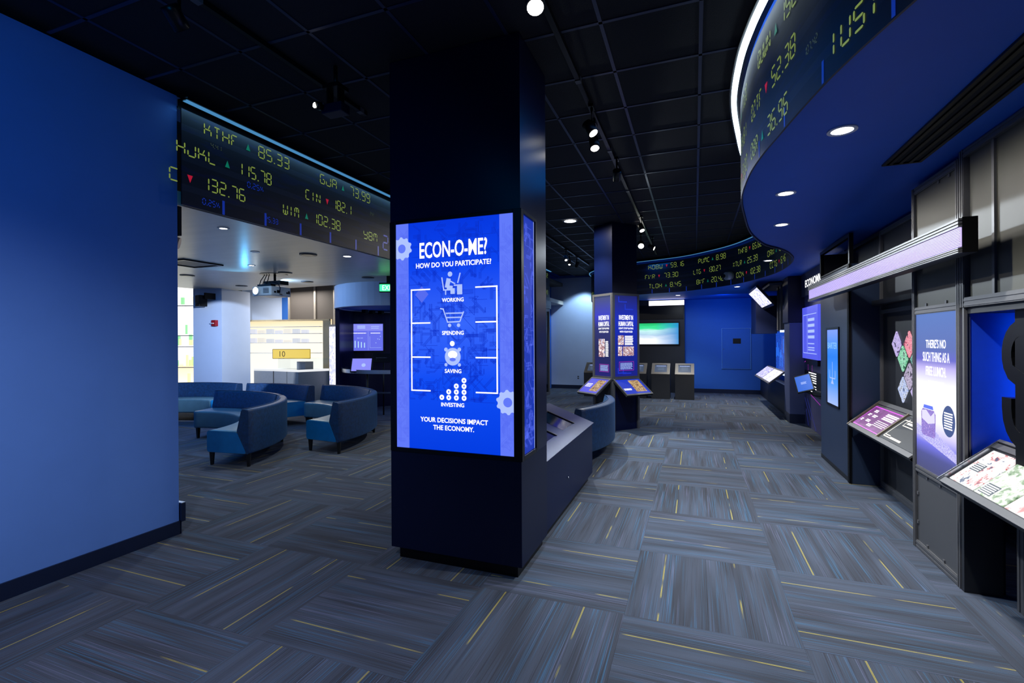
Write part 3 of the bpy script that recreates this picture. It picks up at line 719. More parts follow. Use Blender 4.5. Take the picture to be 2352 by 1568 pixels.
# ------------------------------------------------------------------ right-hand exhibits
def rail(mb, a, b, c, d, e, f, axis):
    """extruded aluminium profile: box with two raised ribs on the -x face"""
    mb.box(a, b, c, d, e, f)
    if axis == 2: w = d - c; mb.box(a - .004, a, c + w * .12, c + w * .38, e, f); mb.box(a - .004, a, c + w * .62, c + w * .88, e, f)
    else: w = f - e; mb.box(a - .004, a, c, d, e + w * .12, e + w * .38); mb.box(a - .004, a, c, d, e + w * .62, e + w * .88)
def clips(mb, x, pts):
    for y, z in pts: mb.box(x - .006, x, y - .012, y + .012, z - .012, z + .012)
X1 = 1.58
# tower A
A = thing('exhibit_tower', 'slim framed exhibit tower with glowing white poster, beside the dollar-sign alcove', 'exhibit', (1.7, 4.24, 0))
y0, y1 = 3.885, 4.60
mb = MB(); rail(mb, X1, X1 + .05, y0, y0 + .045, 0, 2.74, 2); mb.build('post', M['alu'], A)
mb = MB(); rail(mb, X1, X1 + .05, y1 - .045, y1, 0, 2.74, 2); mb.build('post', M['alu'], A)
for z0, z1 in ((0.0, .06), (.585, .635), (1.775, 1.83), (2.69, 2.745)):
    mb = MB(); rail(mb, X1 + .002, X1 + .048, y0 + .045, y1 - .045, z0, z1, 1); mb.build('rail', M['alu'], A)
MB().box(X1 + .012, X1 + .03, y0 + .05, y1 - .05, .06, .585).build('lower_panel', M['slate'], A)
MB().box(X1 + .012, X1 + .03, y0 + .05, y1 - .05, 1.83, 2.69).build('upper_panel', M['khaki'], A)
mb = MB(); clips(mb, X1 + .012, [(y1 - .06, .2), (y1 - .06, .42), (y0 + .3, .575), (y0 + .5, .575), (y0 + .25, .07), (y0 + .5, .07), (y0 + .2, 1.84), (y0 + .5, 1.84), (y1 - .06, 2.3), (y0 + .3, 2.68), (y0 + .15, 2.68)]); mb.each('panel_clip', M['alu'], A)
MB().box(X1 + .05, 1.8, y0, y0 + .02, 0, 2.74).box(X1 + .05, 1.9, y1 - .02, y1, 0, 2.74).build('side_panel', M['blackp'], A)
mpost = emi_ramp('white backlit poster', [(0.0, (72, 74, 118)), (0.10, (80, 84, 150)), (0.17, (120, 120, 235)), (0.25, (222, 214, 255)), (0.33, (255, 255, 255)), (0.56, (255, 255, 255)), (0.66, (196, 184, 245)), (0.71, (104, 104, 205)), (0.78, (92, 112, 182)), (1.0, (82, 116, 190))], axis=2, lo=.635, hi=1.775, k=1.0, sample=True)
FA = Fr((X1 + .015, y1 - .05, .635), (0, -1, 0), (0, 0, 1))
po = slab(FA, 0, .615, 0, 1.14, 0, .008, mpost, A, 'poster')
fa = lambda s, x, z, w, h, b=.035: text(s, FA, x, z - .635, w, h, .0095, M['whiteglow'], po, bold=b)
fa("THERE'S NO", .315, 1.557, .30, .062, .02); fa('SUCH THING AS A', .315, 1.463, .40, .068, .02); fa('FREE LUNCH.', .315, 1.362, .30, .066, .02)
lines(FA, .20, .44, [.645, .625], .012, .0095, M['whiteglow'], po)
jar = photo('violet jar print', [(120, 96, 190), (168, 150, 232), (110, 70, 180), (206, 180, 246)], 60, 1.0)
MB(FA).face([(.11, .25, .0095), (.29, .25, .0095), (.31, .27, .0095), (.315, .42, .0095), (.29, .445, .0095), (.11, .445, .0095), (.085, .42, .0095), (.09, .27, .0095)]).build('jar_print', jar, po)
MB(FA).face([(.12, .45, .0095), (.28, .45, .0095), (.27, .475, .0095), (.13, .475, .0095)]).build('jar_print', M['scr_pale'], po)
MB(FA).face([(.10, .37, .0105), (.20, .34, .0105), (.305, .36, .0105), (.30, .44, .0105), (.24, .40, .0105), (.17, .44, .0105), (.10, .43, .0105)]).build('jar_print', emi('pale jar glass', (232, 226, 255), 1.0), po)
MB(FA).face([(.005, .24, .0092), (.61, .14, .0092), (.61, .20, .0092), (.45, .25, .0092), (.33, .30, .0092), (.18, .29, .0092), (.005, .32, .0092)]).build('coin_heap_print', photo('pale violet coins', [(150, 140, 250), (235, 230, 255), (120, 112, 235), (250, 250, 255)], 90), po)
disc(FA, .50, .405, .088, .0095, emi('slate blue roundel', (70, 92, 150), .9), po, 'roundel', ry=.105)
lines(FA, .44, .56, [.35 + .017 * k for k in range(7)], .009, .0105, M['whiteglow'], po)

# alcove with the dollar sign
B = thing('dollar_alcove', 'blue-lit exhibit alcove with a big black dollar sign, at the right edge', 'exhibit', (1.95, 3.0, 0))
mb = MB(); rail(mb, X1 - .0, X1 + .05, 3.83, 3.88, 1.79, 2.775, 2); mb.build('post', M['alu'], B)
mb = MB(); rail(mb, X1, X1 + .05, 1.4, 3.83, 1.79, 1.85, 1); mb.build('rail', M['alu'], B)
mb = MB(); rail(mb, X1, X1 + .05, 1.4, 3.83, 2.725, 2.775, 1); mb.build('rail', M['alu'], B)
MB().box(X1 + .02, X1 + .04, 3.545, 3.80, 1.85, 2.725).build('header_panel', M['khaki'], B)
MB().box(X1 + .02, X1 + .04, 2.5, 3.52, 1.85, 2.725).build('header_panel', M['khaki'], B)
MB().box(X1 + .02, X1 + .04, 1.4, 2.48, 1.85, 2.725).build('header_panel', M['khaki'], B)
mb = MB(); mb.box(X1 + .008, X1 + .04, 3.52, 3.545, 1.85, 2.725); mb.box(X1 + .008, X1 + .04, 2.48, 2.5, 1.85, 2.725); mb.each('mullion', M['alu'], B)
alc = pbr('blue painted alcove panel', (16, 60, 190), 0.45)
MB().box(1.60, 2.5, 3.86, 3.884, .60, 1.8).build('alcove_side', alc, B)
MB().box(2.45, 2.5, 1.2, 3.86, .60, 1.8).build('alcove_back', alc, B)
MB().box(1.60, 2.5, 1.2, 3.88, 1.75, 1.79).build('alcove_top', M['blackp'], B)
mb = MB(); mb.box(1.583, 1.60, 3.84, 3.862, .6, 1.79); mb.box(1.61, 1.618, 3.852, 3.86, .65, 1.75); mb.each('corner_trim', M['alu'], B)
MB().box(1.77, 2.45, 1.2, 3.70, 0, .62).build('base_cabinet', M['blackp'], B)
MB().box(1.58, 1.77, 3.845, 3.875, 0, .6).build('base_return', M['blackp'], B)
mb = MB(); rail(mb, 1.765, 1.80, 3.62, 3.70, 0, .62, 2); rail(mb, 1.762, 1.80, 1.4, 3.62, 0, .06, 1); mb.each('base_rail', M['alu'], B, per=3)
FD = Fr((1.70, 3.635, 1.05), (0, -1, 0), (0, 0, 1))
ctr = []                                   # centre line of the S, from upper terminal to lower terminal
for k in range(13): a = R(20 + k * 17); ctr.append((.175 + .13 * math.cos(a), .455 + .145 * math.sin(a)))
for k in range(13): a = R(56 - k * 19.5); ctr.append((.175 + .13 * math.cos(a), .145 + .165 * math.sin(a)))
ctr[-1] = (.045, .145); ctr.append((.045, .205))
top_, bot_ = [], []
for k, p in enumerate(ctr):
    a = Vector(ctr[max(k - 1, 0)]); b_ = Vector(ctr[min(k + 1, len(ctr) - 1)]); d = (b_ - a).normalized(); n = Vector((-d.y, d.x)) * .045
    top_.append(Vector(p) + n); bot_.append(Vector(p) - n)
mb = MB(FD)
for k in range(len(ctr) - 1):
    q4 = [top_[k], bot_[k], bot_[k + 1], top_[k + 1]]
    mb.face([(v.x, v.y, .03) for v in q4]); mb.face([(v.x, v.y, -.03) for v in q4[::-1]])
    mb.face([(top_[k + 1].x, top_[k + 1].y, .03), (top_[k + 1].x, top_[k + 1].y, -.03), (top_[k].x, top_[k].y, -.03), (top_[k].x, top_[k].y, .03)], True)
    mb.face([(bot_[k].x, bot_[k].y, .03), (bot_[k].x, bot_[k].y, -.03), (bot_[k + 1].x, bot_[k + 1].y, -.03), (bot_[k + 1].x, bot_[k + 1].y, .03)], True)
for k in (0, len(ctr) - 1): mb.face([(top_[k].x, top_[k].y, .03), (top_[k].x, top_[k].y, -.03), (bot_[k].x, bot_[k].y, -.03), (bot_[k].x, bot_[k].y, .03)])
mb.build('dollar_curve', M['blackm'], B)
MB(FD).box(.125, .225, -.42, .70, -.029, .029).build('dollar_stroke', M['blackm'], B)
# desk A
D = thing('graphic_desk', 'slanted display desk with bright photo panels under the dollar sign', 'desk', (1.6, 2.8, .62))
dsl = Fr((1.44, 3.82, .70), (0, -1, 0), (.30, 0, .26))
dl, dv = 2.4, .397
MB(dsl).box(0, dl, 0, dv, -.035, -.008).build('desk_tray', M['blackp'], D)
mb = MB(dsl); mb.box(0, .022, 0, dv, -.04, .012); mb.box(.006, .014, 0, dv, .012, .016); mb.build('side_rail', M['chrome'], D)
MB(dsl).box(.022, dl, 0, .04, -.04, .006).build('front_rail', M['alu'], D)
MB(dsl).box(.022, dl, dv - .05, dv - .012, -.03, .004).box(.022, dl, dv - .008, dv + .01, -.04, .02).each('back_rail', M['alu'], D)
gA = [photo('classroom photo print', [(70, 90, 130), (255, 255, 255), (255, 255, 255), (255, 255, 255), (255, 240, 240), (225, 110, 110), (60, 60, 110)], 16, 1.0),
      photo('green leaves photo print', [(100, 140, 90), (200, 225, 190), (255, 255, 250), (250, 255, 245), (160, 190, 150), (90, 130, 90)], 9, 1.0),
      photo('red photo print', [(225, 60, 70), (255, 225, 220), (255, 255, 255), (255, 255, 255), (240, 150, 150)], 6, 1.05)]
us = [(.05, .31), (.325, .60), (.615, 1.1), (1.12, 1.6), (1.62, 2.3)]
for k, (a, b_) in enumerate(us): slab(dsl, a, b_, .05, dv - .065, -.008, -.002, gA[k % 3], D, 'backlit_panel')
dark = emi('dark slate print', (60, 84, 100), .8)
q_ = quad(dsl, .08, .18, .16, .22, -.0015, dark, D, 'caption_box'); lines(dsl, .085, .175, [.168, .182, .196, .21], .006, -.001, M['whiteglow'], q_)
q_ = quad(dsl, .345, .46, .062, .135, -.0015, dark, D, 'caption_box'); lines(dsl, .35, .455, [.068, .081, .094, .107, .120], .007, -.001, M['whiteglow'], q_)

# recess B with kites, and its desk
Bx = thing('kite_exhibit', 'black recessed exhibit wall with glowing coloured kite-shaped photos', 'exhibit', (1.9, 5.4, 0))
MB().box(1.89, 1.95, 4.6, 6.28, .0, 2.75).build('back_panel', M['blackp'], Bx)
mb = MB(); rail(mb, 1.872, 1.90, 6.24, 6.28, 0, 2.75, 2); mb.build('post', M['alu'], Bx)
mb = MB(); rail(mb, 1.872, 1.89, 4.6, 6.24, 1.86, 1.90, 1); rail(mb, 1.872, 1.89, 4.6, 6.24, .0, .07, 1); rail(mb, 1.872, 1.89, 4.6, 6.24, 2.70, 2.75, 1); mb.each('rail', M['alu'], Bx, per=3)
MB().box(1.80, 1.875, 4.6, 6.28, 1.95, 2.0).build('valance', M['blackp'], Bx)
KC = [('violet', (150, 130, 200), (225, 210, 255)), ('pink', (220, 70, 110), (255, 190, 200)), ('green', (40, 150, 100), (190, 255, 220)), ('mauve', (120, 100, 140), (220, 210, 235)), ('pale blue', (120, 150, 220), (240, 245, 255)), ('teal', (30, 130, 120), (180, 240, 230))]
for k, (y, z) in enumerate(((5.85, 1.54), (5.55, 1.54), (5.70, 1.40), (5.55, 1.24), (5.70, 1.10), (5.40, 1.40), (5.40, 1.10))):
    nm, c1, c2 = KC[k % 6]; w, h = .125, .125
    FK = Fr((1.888, y, z), (0, -1, 0), (0, 0, 1))
    mb = MB(FK); mb.face([(-w * .9, 0, .012), (0, -h, .012), (w * .9, 0, .012), (0, h, .012)])
    for p, q_ in (((-w * .9, 0), (0, -h)), ((0, -h), (w * .9, 0)), ((w * .9, 0), (0, h)), ((0, h), (-w * .9, 0))): mb.face([(*p, 0), (*q_, 0), (*q_, .012), (*p, .012)])
    mb.build('kite_photo', photo(nm + ' kite print', [(40, 40, 50), c1, c2, c1, c2, (50, 50, 60)], 22, 1.0), Bx, label='glowing %s kite-shaped photo' % nm)
D2 = thing('graphic_desk', 'slanted display desk with a glowing purple text panel, below the kite photos', 'desk', (1.7, 5.4, 0))
ds2 = Fr((1.56, 6.24, .66), (0, -1, 0), (.30, 0, .26))
MB(ds2).box(0, 1.62, 0, dv, -.035, -.008).build('desk_tray', M['alu'], D2)
mb = MB(ds2); mb.box(0, .02, 0, dv, -.04, .012); mb.box(.805, .83, 0.03, dv - .03, -.01, .010); mb.each('side_rail', M['bronze'], D2)
MB(ds2).box(.02, 1.62, 0, .035, -.04, .006).build('front_rail', M['alu'], D2)
MB(ds2).box(.02, 1.62, dv - .035, dv + .01, -.03, .006).build('back_rail', M['alu'], D2)
pp = slab(ds2, .05, .80, .05, dv - .06, -.008, -.002, photo('purple backlit print', [(150, 60, 160), (120, 44, 128), (170, 70, 185)], 3, .85), D2, 'backlit_panel', label='glowing purple text panel')
bars(ds2, [(.05, .055, .80, .055), (.05, .327, .80, .327), (.055, .05, .055, .33)], .008, -.0015, emi('bright magenta edge', (235, 90, 255), 1.3), pp, 'glow_border')
for x, y, w in ((.16, .26, .12), (.12, .20, .08), (.25, .20, .13), (.10, .12, .06), (.23, .13, .12), (.38, .25, .0), (.36, .09, .14)):
    if w: lines(ds2, x, x + w, [y, y + .018], .012, -.001, M['whiteglow'], pp, jit=.3)
lines(ds2, .48, .76, [.28, .26, .235, .215], .014, -.001, M['whiteglow'], pp, jit=.05); lines(ds2, .46, .76, [.18, .16, .14, .12], .007, -.001, M['whiteglow'], pp)
wb = slab(ds2, .84, 1.60, .05, dv - .05, -.008, -.002, M['blackp'], D2, 'dark_panel')
bars(ds2, [(.88, .08, 1.25, .08), (.88, .10, 1.0, .10), (.88, .08, .88, .30), (.88, .30, 1.25, .30), (1.02, .09, 1.25, .09), (.95, .24, 1.25, .24), (.95, .25, .95, .32)], .009, -.0015, emi('warm white outline', (255, 246, 228), 1.5), wb, 'glow_outline')
bars(ds2, [(.98, .275, 1.25, .275)], .022, -.0014, emi('warm white block', (255, 250, 240), 1.5), wb, 'glow_outline')

# column B cabinet with vertical video screen
Cb = thing('video_column', 'tall dark blue cabinet column with a narrow upright blue video screen', 'exhibit', (1.75, 6.94, 0))
MB().box(1.60, 1.95, 6.285, 7.60, 0, 2.42).build('cabinet', pbr('dark teal-blue laminate', (34, 50, 78), .42, gscale=2), Cb, bevel=.004)
mb = MB(); rail(mb, 1.592, 1.60, 6.285, 6.36, 0, 2.42, 2); mb.box(1.597, 1.602, 6.29, 7.6, 0, .05); mb.box(1.60, 1.61, 6.275, 6.286, 0, 2.42); mb.build('edge_profile', M['blackm'], Cb)
MB().box(1.588, 1.60, 6.70, 7.27, .76, 1.735).build('screen_surround', M['blackm'], Cb)
FV = Fr((1.587, 7.19, .79), (0, -1, 0), (0, 0, 1))
vs2 = slab(FV, 0, .47, 0, .915, 0, .002, M['cyanscr'], Cb, 'video_screen')
for n_ in M['cyanscr'].node_tree.nodes:
    if n_.type == 'MATH' and n_.operation == 'SUBTRACT': n_.inputs[1].default_value = .79
text('BARTER', FV, .235, .72, .42, .075, .003, emi('pale cyan lettering', (150, 205, 255), 1.0), vs2)
bars(FV, [(.235, .30, .235, .52), (.12, .32, .36, .32)], .012, .003, M['scr_icon'], vs2, 'scale_print')
for x in (.11, .36): bars(FV, [(x, .32, x - .03, .42), (x, .32, x + .03, .42)], .006, .003, M['scr_icon'], vs2, 'scale_print')
MB(FV).face([(.17, .25, .003), (.30, .25, .003), (.26, .29, .003), (.235, .33, .003), (.21, .29, .003)]).build('scale_print', M['scr_icon'], vs2)
# open framework above column B and the kite recess
Fm = thing('overhead_frame', 'open black framework on top of the video column', 'frame', (1.75, 6.9, 2.42))
mb = MB()
for y in (6.32, 7.6): mb.box(1.60, 1.64, y - .02, y + .02, 2.42, 2.76); mb.box(1.88, 1.92, y - .02, y + .02, 2.42, 2.76)
for x in (1.60, 1.88): mb.box(x, x + .04, 6.34, 7.58, 2.72, 2.76)
mb.each('frame_bar', M['blackm'], Fm)
MB().box(1.93, 1.95, 6.30, 7.60, 2.42, 2.76).build('back_board', M['blackp'], Fm)
MB().box(1.64, 1.93, 7.57, 7.60, 2.43, 2.72).build('end_board', M['blackp'], Fm)
MB().box(1.60, 1.93, 6.34, 7.58, 2.405, 2.43).build('shelf_board', M['blackp'], Fm)

# long linear light fixture
Lf = thing('linear_light', 'long box light with ribbed white-violet diffuser over the exhibits', 'light fixture', (1.40, 5.2, 2.07))
MB().box(1.375, 1.445, 3.35, 7.10, 2.065, 2.262).build('housing', M['blackm'], Lf, bevel=.002)
mb = MB()
for k in range(3): mb.box(1.357, 1.375, 3.35, 7.10, 2.208 + .018 * k, 2.220 + .018 * k); mb.box(1.357, 1.375, 3.35, 7.10, 2.066 + .011 * k, 2.073 + .011 * k)
mb.build('trim_rib', M['alu'], Lf, kind='stuff')
MB().box(1.366, 1.374, 3.352, 7.09, 2.10, 2.205).build('diffuser', M['bar'], Lf)
mb = MB()
for k in range(12): mb.box(1.362, 1.368, 3.351, 7.09, 2.1005 + .0087 * k, 2.1025 + .0087 * k)
mb.build('diffuser_rib', M['purple'], Lf, kind='stuff')
mb = MB()
for y in (4.0, 6.6): mb.box(1.445, 1.575, y - .02, y + .02, 2.14, 2.18)
mb.each('bracket', M['blackm'], Lf)

# panel wall C: header, screen, text panel, tablet arm
Cw = thing('economics_wall', 'grey-blue exhibit wall with violet line art, blue screen and white lettering header', 'exhibit', (2.0, 9.0, 0))
MB().box(1.935, 2.0, 7.6, 10.43, 0, 2.78).build('wall_panel', pbr('grey-violet wall graphic', (82, 84, 128), .5, gscale=1.2, grain=.15), Cw)
MB().box(1.88, 1.935, 7.62, 10.40, 2.37, 2.78).build('header', pbr('slate header', (60, 66, 92), .5), Cw)
FC = Fr((1.933, 10.42, 0), (0, -1, 0), (0, 0, 1)); FH = Fr((1.879, 10.40, 0), (0, -1, 0), (0, 0, 1))
text('ECONOMIC SYSTEMS', FH, 1.45, 2.58, 2.2, .13, .002, M['whiteglow'], Cw, bold=.02)
sb = slab(FC, .08, 1.28, 1.24, 2.16, 0, .05, emi('violet-blue screen', (84, 92, 235), 1.0, True), Cw, 'wall_screen')
slab(FC, .30, 1.2, 1.14, 1.24, 0, .04, M['blackm'], Cw, 'speaker_bar')
bars(FC, [(.18, 1.34, 1.2, 1.34), (.18, 1.34, .18, 2.02), (.18, 2.02, 1.2, 2.02), (.5, 1.34, .5, 2.02)], .012, .053, M['scr_icon'], sb, 'outline_print')
for z in (1.90, 1.80, 1.70, 1.60): quad(FC, .56, 1.05, z, z + .05, .053, M['scr_icon'], sb, 'text_block')
lines(FC, .56, 1.1, [1.5, 1.43, 1.39], .02, .053, M['scr_icon'], sb)
quad(FC, 0, 2.8, 1.14 - .12, 1.02 - .42, .002, M['blackp'], Cw, 'text_panel')
lines(FC, .35, .95, [.98, .94, .90, .86, .82], .018, .004, M['whiteglow'], Cw); lines(FC, .45, .95, [.76, .72, .69, .66], .014, .004, M['whiteglow'], Cw)
bars(FC, [(0, 1.16, .3, 1.22), (.3, 1.22, .3, 1.02), (.62, 1.14, .62, 1.0), (.5, .60, 1.2, .50)], .010, .003, M['magenta'], Cw, 'line_art')
bars(FC, [(0, .5, .5, .15), (.0, 1.3, .3, 1.33), (.2, .5, .9, .02), (.1, .3, .3, .02)], .010, .003, M['violetline'], Cw, 'line_art')
Tb = thing('wall_tablet', 'black swing arm holding a small blue tablet, out from the exhibit wall', 'tablet', (1.80, 8.6, .8))
MB().tube([(1.90, 7.9, .76), (1.86, 8.25, .76), (1.74, 8.7, .77)], .03).build('arm', M['blackm'], Tb)
MB().tube([(1.75, 8.7, .77), (1.72, 8.75, .84), (1.68, 8.75, .86)], .02).tube([(1.80, 8.5, .72), (1.74, 8.75, .70), (1.68, 8.78, .80)], .008).build('hinge', M['blackm'], Tb)
FT = Fr((1.50, 8.62, .745), (.75, -.2, .25), (0.25, .55, .85)); FT.v = (FT.v - FT.u * FT.v.dot(FT.u)).normalized(); FT.n = FT.u.cross(FT.v)
slab(FT, 0, .24, 0, .32, -.02, 0, M['blackm'], Tb, 'tablet_case', bevel=.004)
ts_ = slab(FT, .015, .225, .02, .30, 0, .002, emi('blue tablet screen', (16, 96, 215), 1.0, True), Tb, 'tablet_screen')
lines(FT, .08, .16, [.14, .155, .17], .009, .003, M['scr_icon'], ts_)

# column C
Cc = thing('clad_column', 'blue-grey clad column with dark upper cladding and navy base, beyond the tablet', 'column', (1.8, 10.7, 0))
MB().box(1.685, 1.935, 10.43, 11.0, .17, 1.90).build('lower_cladding', pbr('slate blue cladding', (74, 86, 130), .5, gscale=2), Cc, bevel=.004)
MB().box(1.66, 1.935, 10.42, 11.0, 1.905, 2.77).build('upper_cladding', M['navy2'], Cc, bevel=.004)
MB().box(1.68, 1.94, 10.425, 11.0, 0, .17).build('base_strip', M['base'], Cc)

# exhibit D: hooded exhibit with tilted screens
Dx = thing('hooded_exhibit', 'dark exhibit with two tilted glowing graphic panels and hanging upper box', 'exhibit', (1.85, 12.5, 0))
MB().box(1.76, 1.94, 11.02, 15.45, 0, .62).build('base_cabinet', M['blackp'], Dx)
MB().box(1.36, 1.80, 12.7, 13.7, 1.72, 2.6).build('upper_box', M['navy2'], Dx)
MB().box(1.80, 1.94, 11.3, 13.6, 1.77, 2.6).build('upper_back', M['blackp'], Dx)
mb = MB(); rail(mb, 1.66, 1.76, 11.6, 11.7, 1.78, 2.76, 2); rail(mb, 1.66, 1.76, 11.25, 11.35, 1.78, 2.76, 2); mb.box(1.45, 1.9, 11.2, 12.6, 2.70, 2.745); mb.build('post', M['alu'], Dx)
MB().box(1.70, 1.76, 11.3, 11.6, 1.78, 2.72).build('post_infill', M['blackp'], Dx)
nb = photo('blue light streaks', [(6, 20, 90), (30, 90, 235), (6, 16, 70), (50, 110, 250), (8, 24, 110)], 26, 1.0)
MB().box(1.90, 1.93, 11.3, 13.6, .82, 1.77).build('streak_wall', nb, Dx)
mb = MB(); rr = random.Random(4)
for k in range(14):
    y = 11.32 + k * .165 + rr.uniform(-.03, .03); z = rr.uniform(.9, 1.4); mb.box(1.893, 1.90, y, y + .03, z, z + rr.uniform(.15, .35))
mb.each('light_streak', emi('bright blue streak', (40, 120, 255), 1.1), Dx)
MB().box(1.80, 1.86, 11.3, 12.3, 1.74, 1.80).build('glow_strip', emi('blue-white strip', (190, 215, 255), 2.5, True), Dx)
MB().box(1.80, 1.84, 11.3, 13.2, .80, .83).build('glow_strip', emi('blue-white strip', (190, 215, 255), 2.5, True), Dx)
dE = Fr((1.40, 13.5, .69), (0, -1, 0), (.30, 0, .25))
MB(dE).box(0, 2.4, 0, .40, -.04, -.008).build('desk_tray', M['alu'], Dx)
slab(dE, .08, 1.15, .04, .36, -.008, -.002, photo('violet-white print', [(230, 225, 255), (120, 110, 240), (255, 255, 255), (90, 84, 210)], 12, 1.2), Dx, 'backlit_panel')
slab(dE, 1.25, 2.34, .04, .36, -.008, -.002, photo('white print', [(255, 255, 255), (200, 200, 255), (255, 255, 255), (110, 110, 235)], 7, 1.3), Dx, 'backlit_panel')
tS = Fr((1.2, 11.12, 2.66), (0, 1, 0), (.30, 0, -.36))
MB(tS).box(-.03, 1.58, -.03, .50, -.05, -.004).build('tilted_tray', M['blackm'], Dx)
for k, (a, b_) in enumerate(((.02, .48), (.52, 1.0), (1.04, 1.52))):
    slab(tS, a, b_, .01, .44, -.004, 0, photo('white-violet print %d' % k, [(255, 255, 255), (225, 222, 255), (255, 255, 255), (80, 80, 200), (240, 240, 255)], 9 + 3 * k, 1.3), Dx, 'backlit_panel')

# ------------------------------------------------------------------ info pillar in the middle distance
Q = thing('info_pillar', 'square navy info pillar with two glowing posters and slanted desks, in the middle distance', 'pillar', (-1.33, 8.45, 0))
aR, aL = R(50.67), R(140.67)
uR = Vector((math.cos(aR), math.sin(aR), 0)); uL = Vector((math.cos(aL), math.sin(aL), 0)); O_ = Vector((-1.33, 8.45, 0))
FQ = Fr(O_, uR, (0, 0, 1)); FL = Fr(O_ + uL * .52, -uL, (0, 0, 1))
MB(FQ).box(.02, .60, 2.38, CZ, -.50, -.02).build('shaft', M['navy'], Q)
MB(FQ).box(.05, .58, 0, 2.38, -.50, -.03).build('core', M['blackp'], Q)
for fr2, W2, nm in ((FQ, .63, 'r'), (FL, .52, 'l')):
    mb = MB(fr2)
    mb.box(-.0, .05, .0 if nm == 'r' else 0.0, 2.41, -.05, .012).box(W2 - .04, W2, 0 if nm == 'r' else .9, 2.41, -.05, .008).box(.05, W2 - .04, 2.37, 2.41, -.04, .008).box(.05, W2 - .04, .90, .95, -.04, .008)
    mb.each('frame_bar', M['alu'], Q)
    ps = slab(fr2, .05, W2 - .04, .95, 2.37, -.02, -.005, emi_ramp('blue poster ' + nm, [(0, (20, 30, 140)), (.3, (10, 34, 150)), (.7, (18, 44, 200)), (1, (22, 30, 110))] if nm == 'r' else [(0, (30, 30, 120)), (.3, (28, 34, 84)), (.6, (40, 44, 120)), (.75, (56, 60, 215)), (1, (70, 80, 120))], axis=2, lo=.95, hi=2.37, k=.85, sample=True), Q, 'poster')
    m = (W2 + .01) / 2 + (.0 if nm == 'r' else .03)
    text('INVESTMENT IN', fr2, m, 1.985, .33 * W2 / .63, .085, 0, M['whiteglow'], ps, bold=.02); text('HUMAN CAPITAL', fr2, m, 1.875, .35 * W2 / .63, .085, 0, M['whiteglow'], ps, bold=.02)
    text("DON'T STOP PLAYING", fr2, m, 1.795, .34 * W2 / .63, .034, 0, M['whiteglow'], ps, bold=.03); text('WITH YOUR FOOD', fr2, m, 1.735, .30 * W2 / .63, .034, 0, M['whiteglow'], ps, bold=.03)
    skin = [(255, 255, 255), (190, 130, 130), (90, 50, 80), (255, 235, 230), (120, 130, 190)]
    if nm == 'r':
        for k, (a, b_, c, d) in enumerate(((.13, .265, 1.50, 1.67), (.13, .225, 1.31, 1.475), (.245, .50, 1.31, 1.475))): quad(fr2, a, b_, c, d, .001, photo('people photo %d' % k, skin, 22 + k, 1.15), ps, 'photo_print')
        lines(fr2, .29, .49, [1.50 + .019 * k for k in range(9)], .011, .001, M['whiteglow'], ps)
        bars(fr2, [(.155, 1.055, .495, 1.055), (.155, 1.205, .495, 1.205), (.155, 1.05, .155, 1.21), (.495, 1.05, .495, 1.21)], .008, .001, M['magenta'], ps, 'box_outline')
        lines(fr2, .18, .48, [1.075 + .02 * k for k in range(6)], .010, .001, M['scr_icon'], ps)
        mb = MB(fr2); rq = random.Random(8)
        for zz in (2.25, 2.12, 1.0, .99, .6, .45, .3, .7): 
            a = rq.uniform(.1, .3); mb.box(a, a + .2, zz, zz + .02, -.03, -.003 if zz > .95 else -.028); mb.box(a, a + .02, zz, zz + .1, -.03, -.003 if zz > .95 else -.028)
        mb.each('maze_print', emi('deep blue maze print', (24, 56, 215), .8), ps)
        MB(fr2).box(.05, .59, .0, .90, -.04, -.025).build('base_panel', M['navy'], Q)
    else:
        quad(fr2, .16, .32, 1.29, 1.61, .001, photo('hand photo', skin, 12, 1.15), ps, 'photo_print'); lines(fr2, .34, .42, [1.30 + .02 * k for k in range(14)], .011, .001, M['whiteglow'], ps)
        bars(fr2, [(.18, 1.03, .42, 1.03), (.18, 1.16, .42, 1.16), (.18, 1.03, .18, 1.16), (.42, 1.03, .42, 1.16)], .008, .001, M['magenta'], ps, 'box_outline'); lines(fr2, .20, .41, [1.045 + .018 * k for k in range(6)], .010, .001, M['scr_icon'], ps)
        MB(fr2).box(.05, .48, .0, .90, -.04, -.025).build('base_panel', M['blackp'], Q)
    # slanted desk hung on this face: lower outer edge towards the visitor
    w0, w1 = (.0, .60) if nm == 'r' else (-.02, .50)
    od = fr2.p(w0, .66, .36); back = fr2.p(w0, .915, .01)
    fd = Fr(od, fr2.u, back - od); L2 = (back - od).length
    MB(fd).box(0, w1 - w0, 0, L2, -.035, -.006).build('desk_tray', M['blackm'], Q)
    mb = MB(fd); e_ = w1 - w0; mb.box(0, .02, 0, L2, -.035, .006).box(e_ - .02, e_, 0, L2, -.035, .006).box(.02, e_ - .02, 0, .03, -.035, .006).box(.02, e_ - .02, L2 - .03, L2, -.035, .006)
    mb.each('desk_frame_bar', M['alu'], Q)
    dp = slab(fd, .02, e_ - .02, .03, L2 - .03, -.006, -.002, emi('blue desk print ' + nm, (30, 60, 205) if nm == 'r' else (96, 96, 240), .9, True), Q, 'desk_panel')
    quad(fd, e_ * .48, e_ * .88, .08, L2 - .06, -.001, photo('food photo ' + nm, [(60, 40, 30), (170, 120, 80), (230, 200, 140), (110, 80, 50), (200, 120, 90)], 18, .9), dp, 'photo_print')
    lines(fd, e_ * .08, e_ * .38, [L2 * .42, L2 * .5, L2 * .58] if nm == 'l' else [L2 * .3, L2 * .36], .016, -.001, M['whiteglow'], dp)

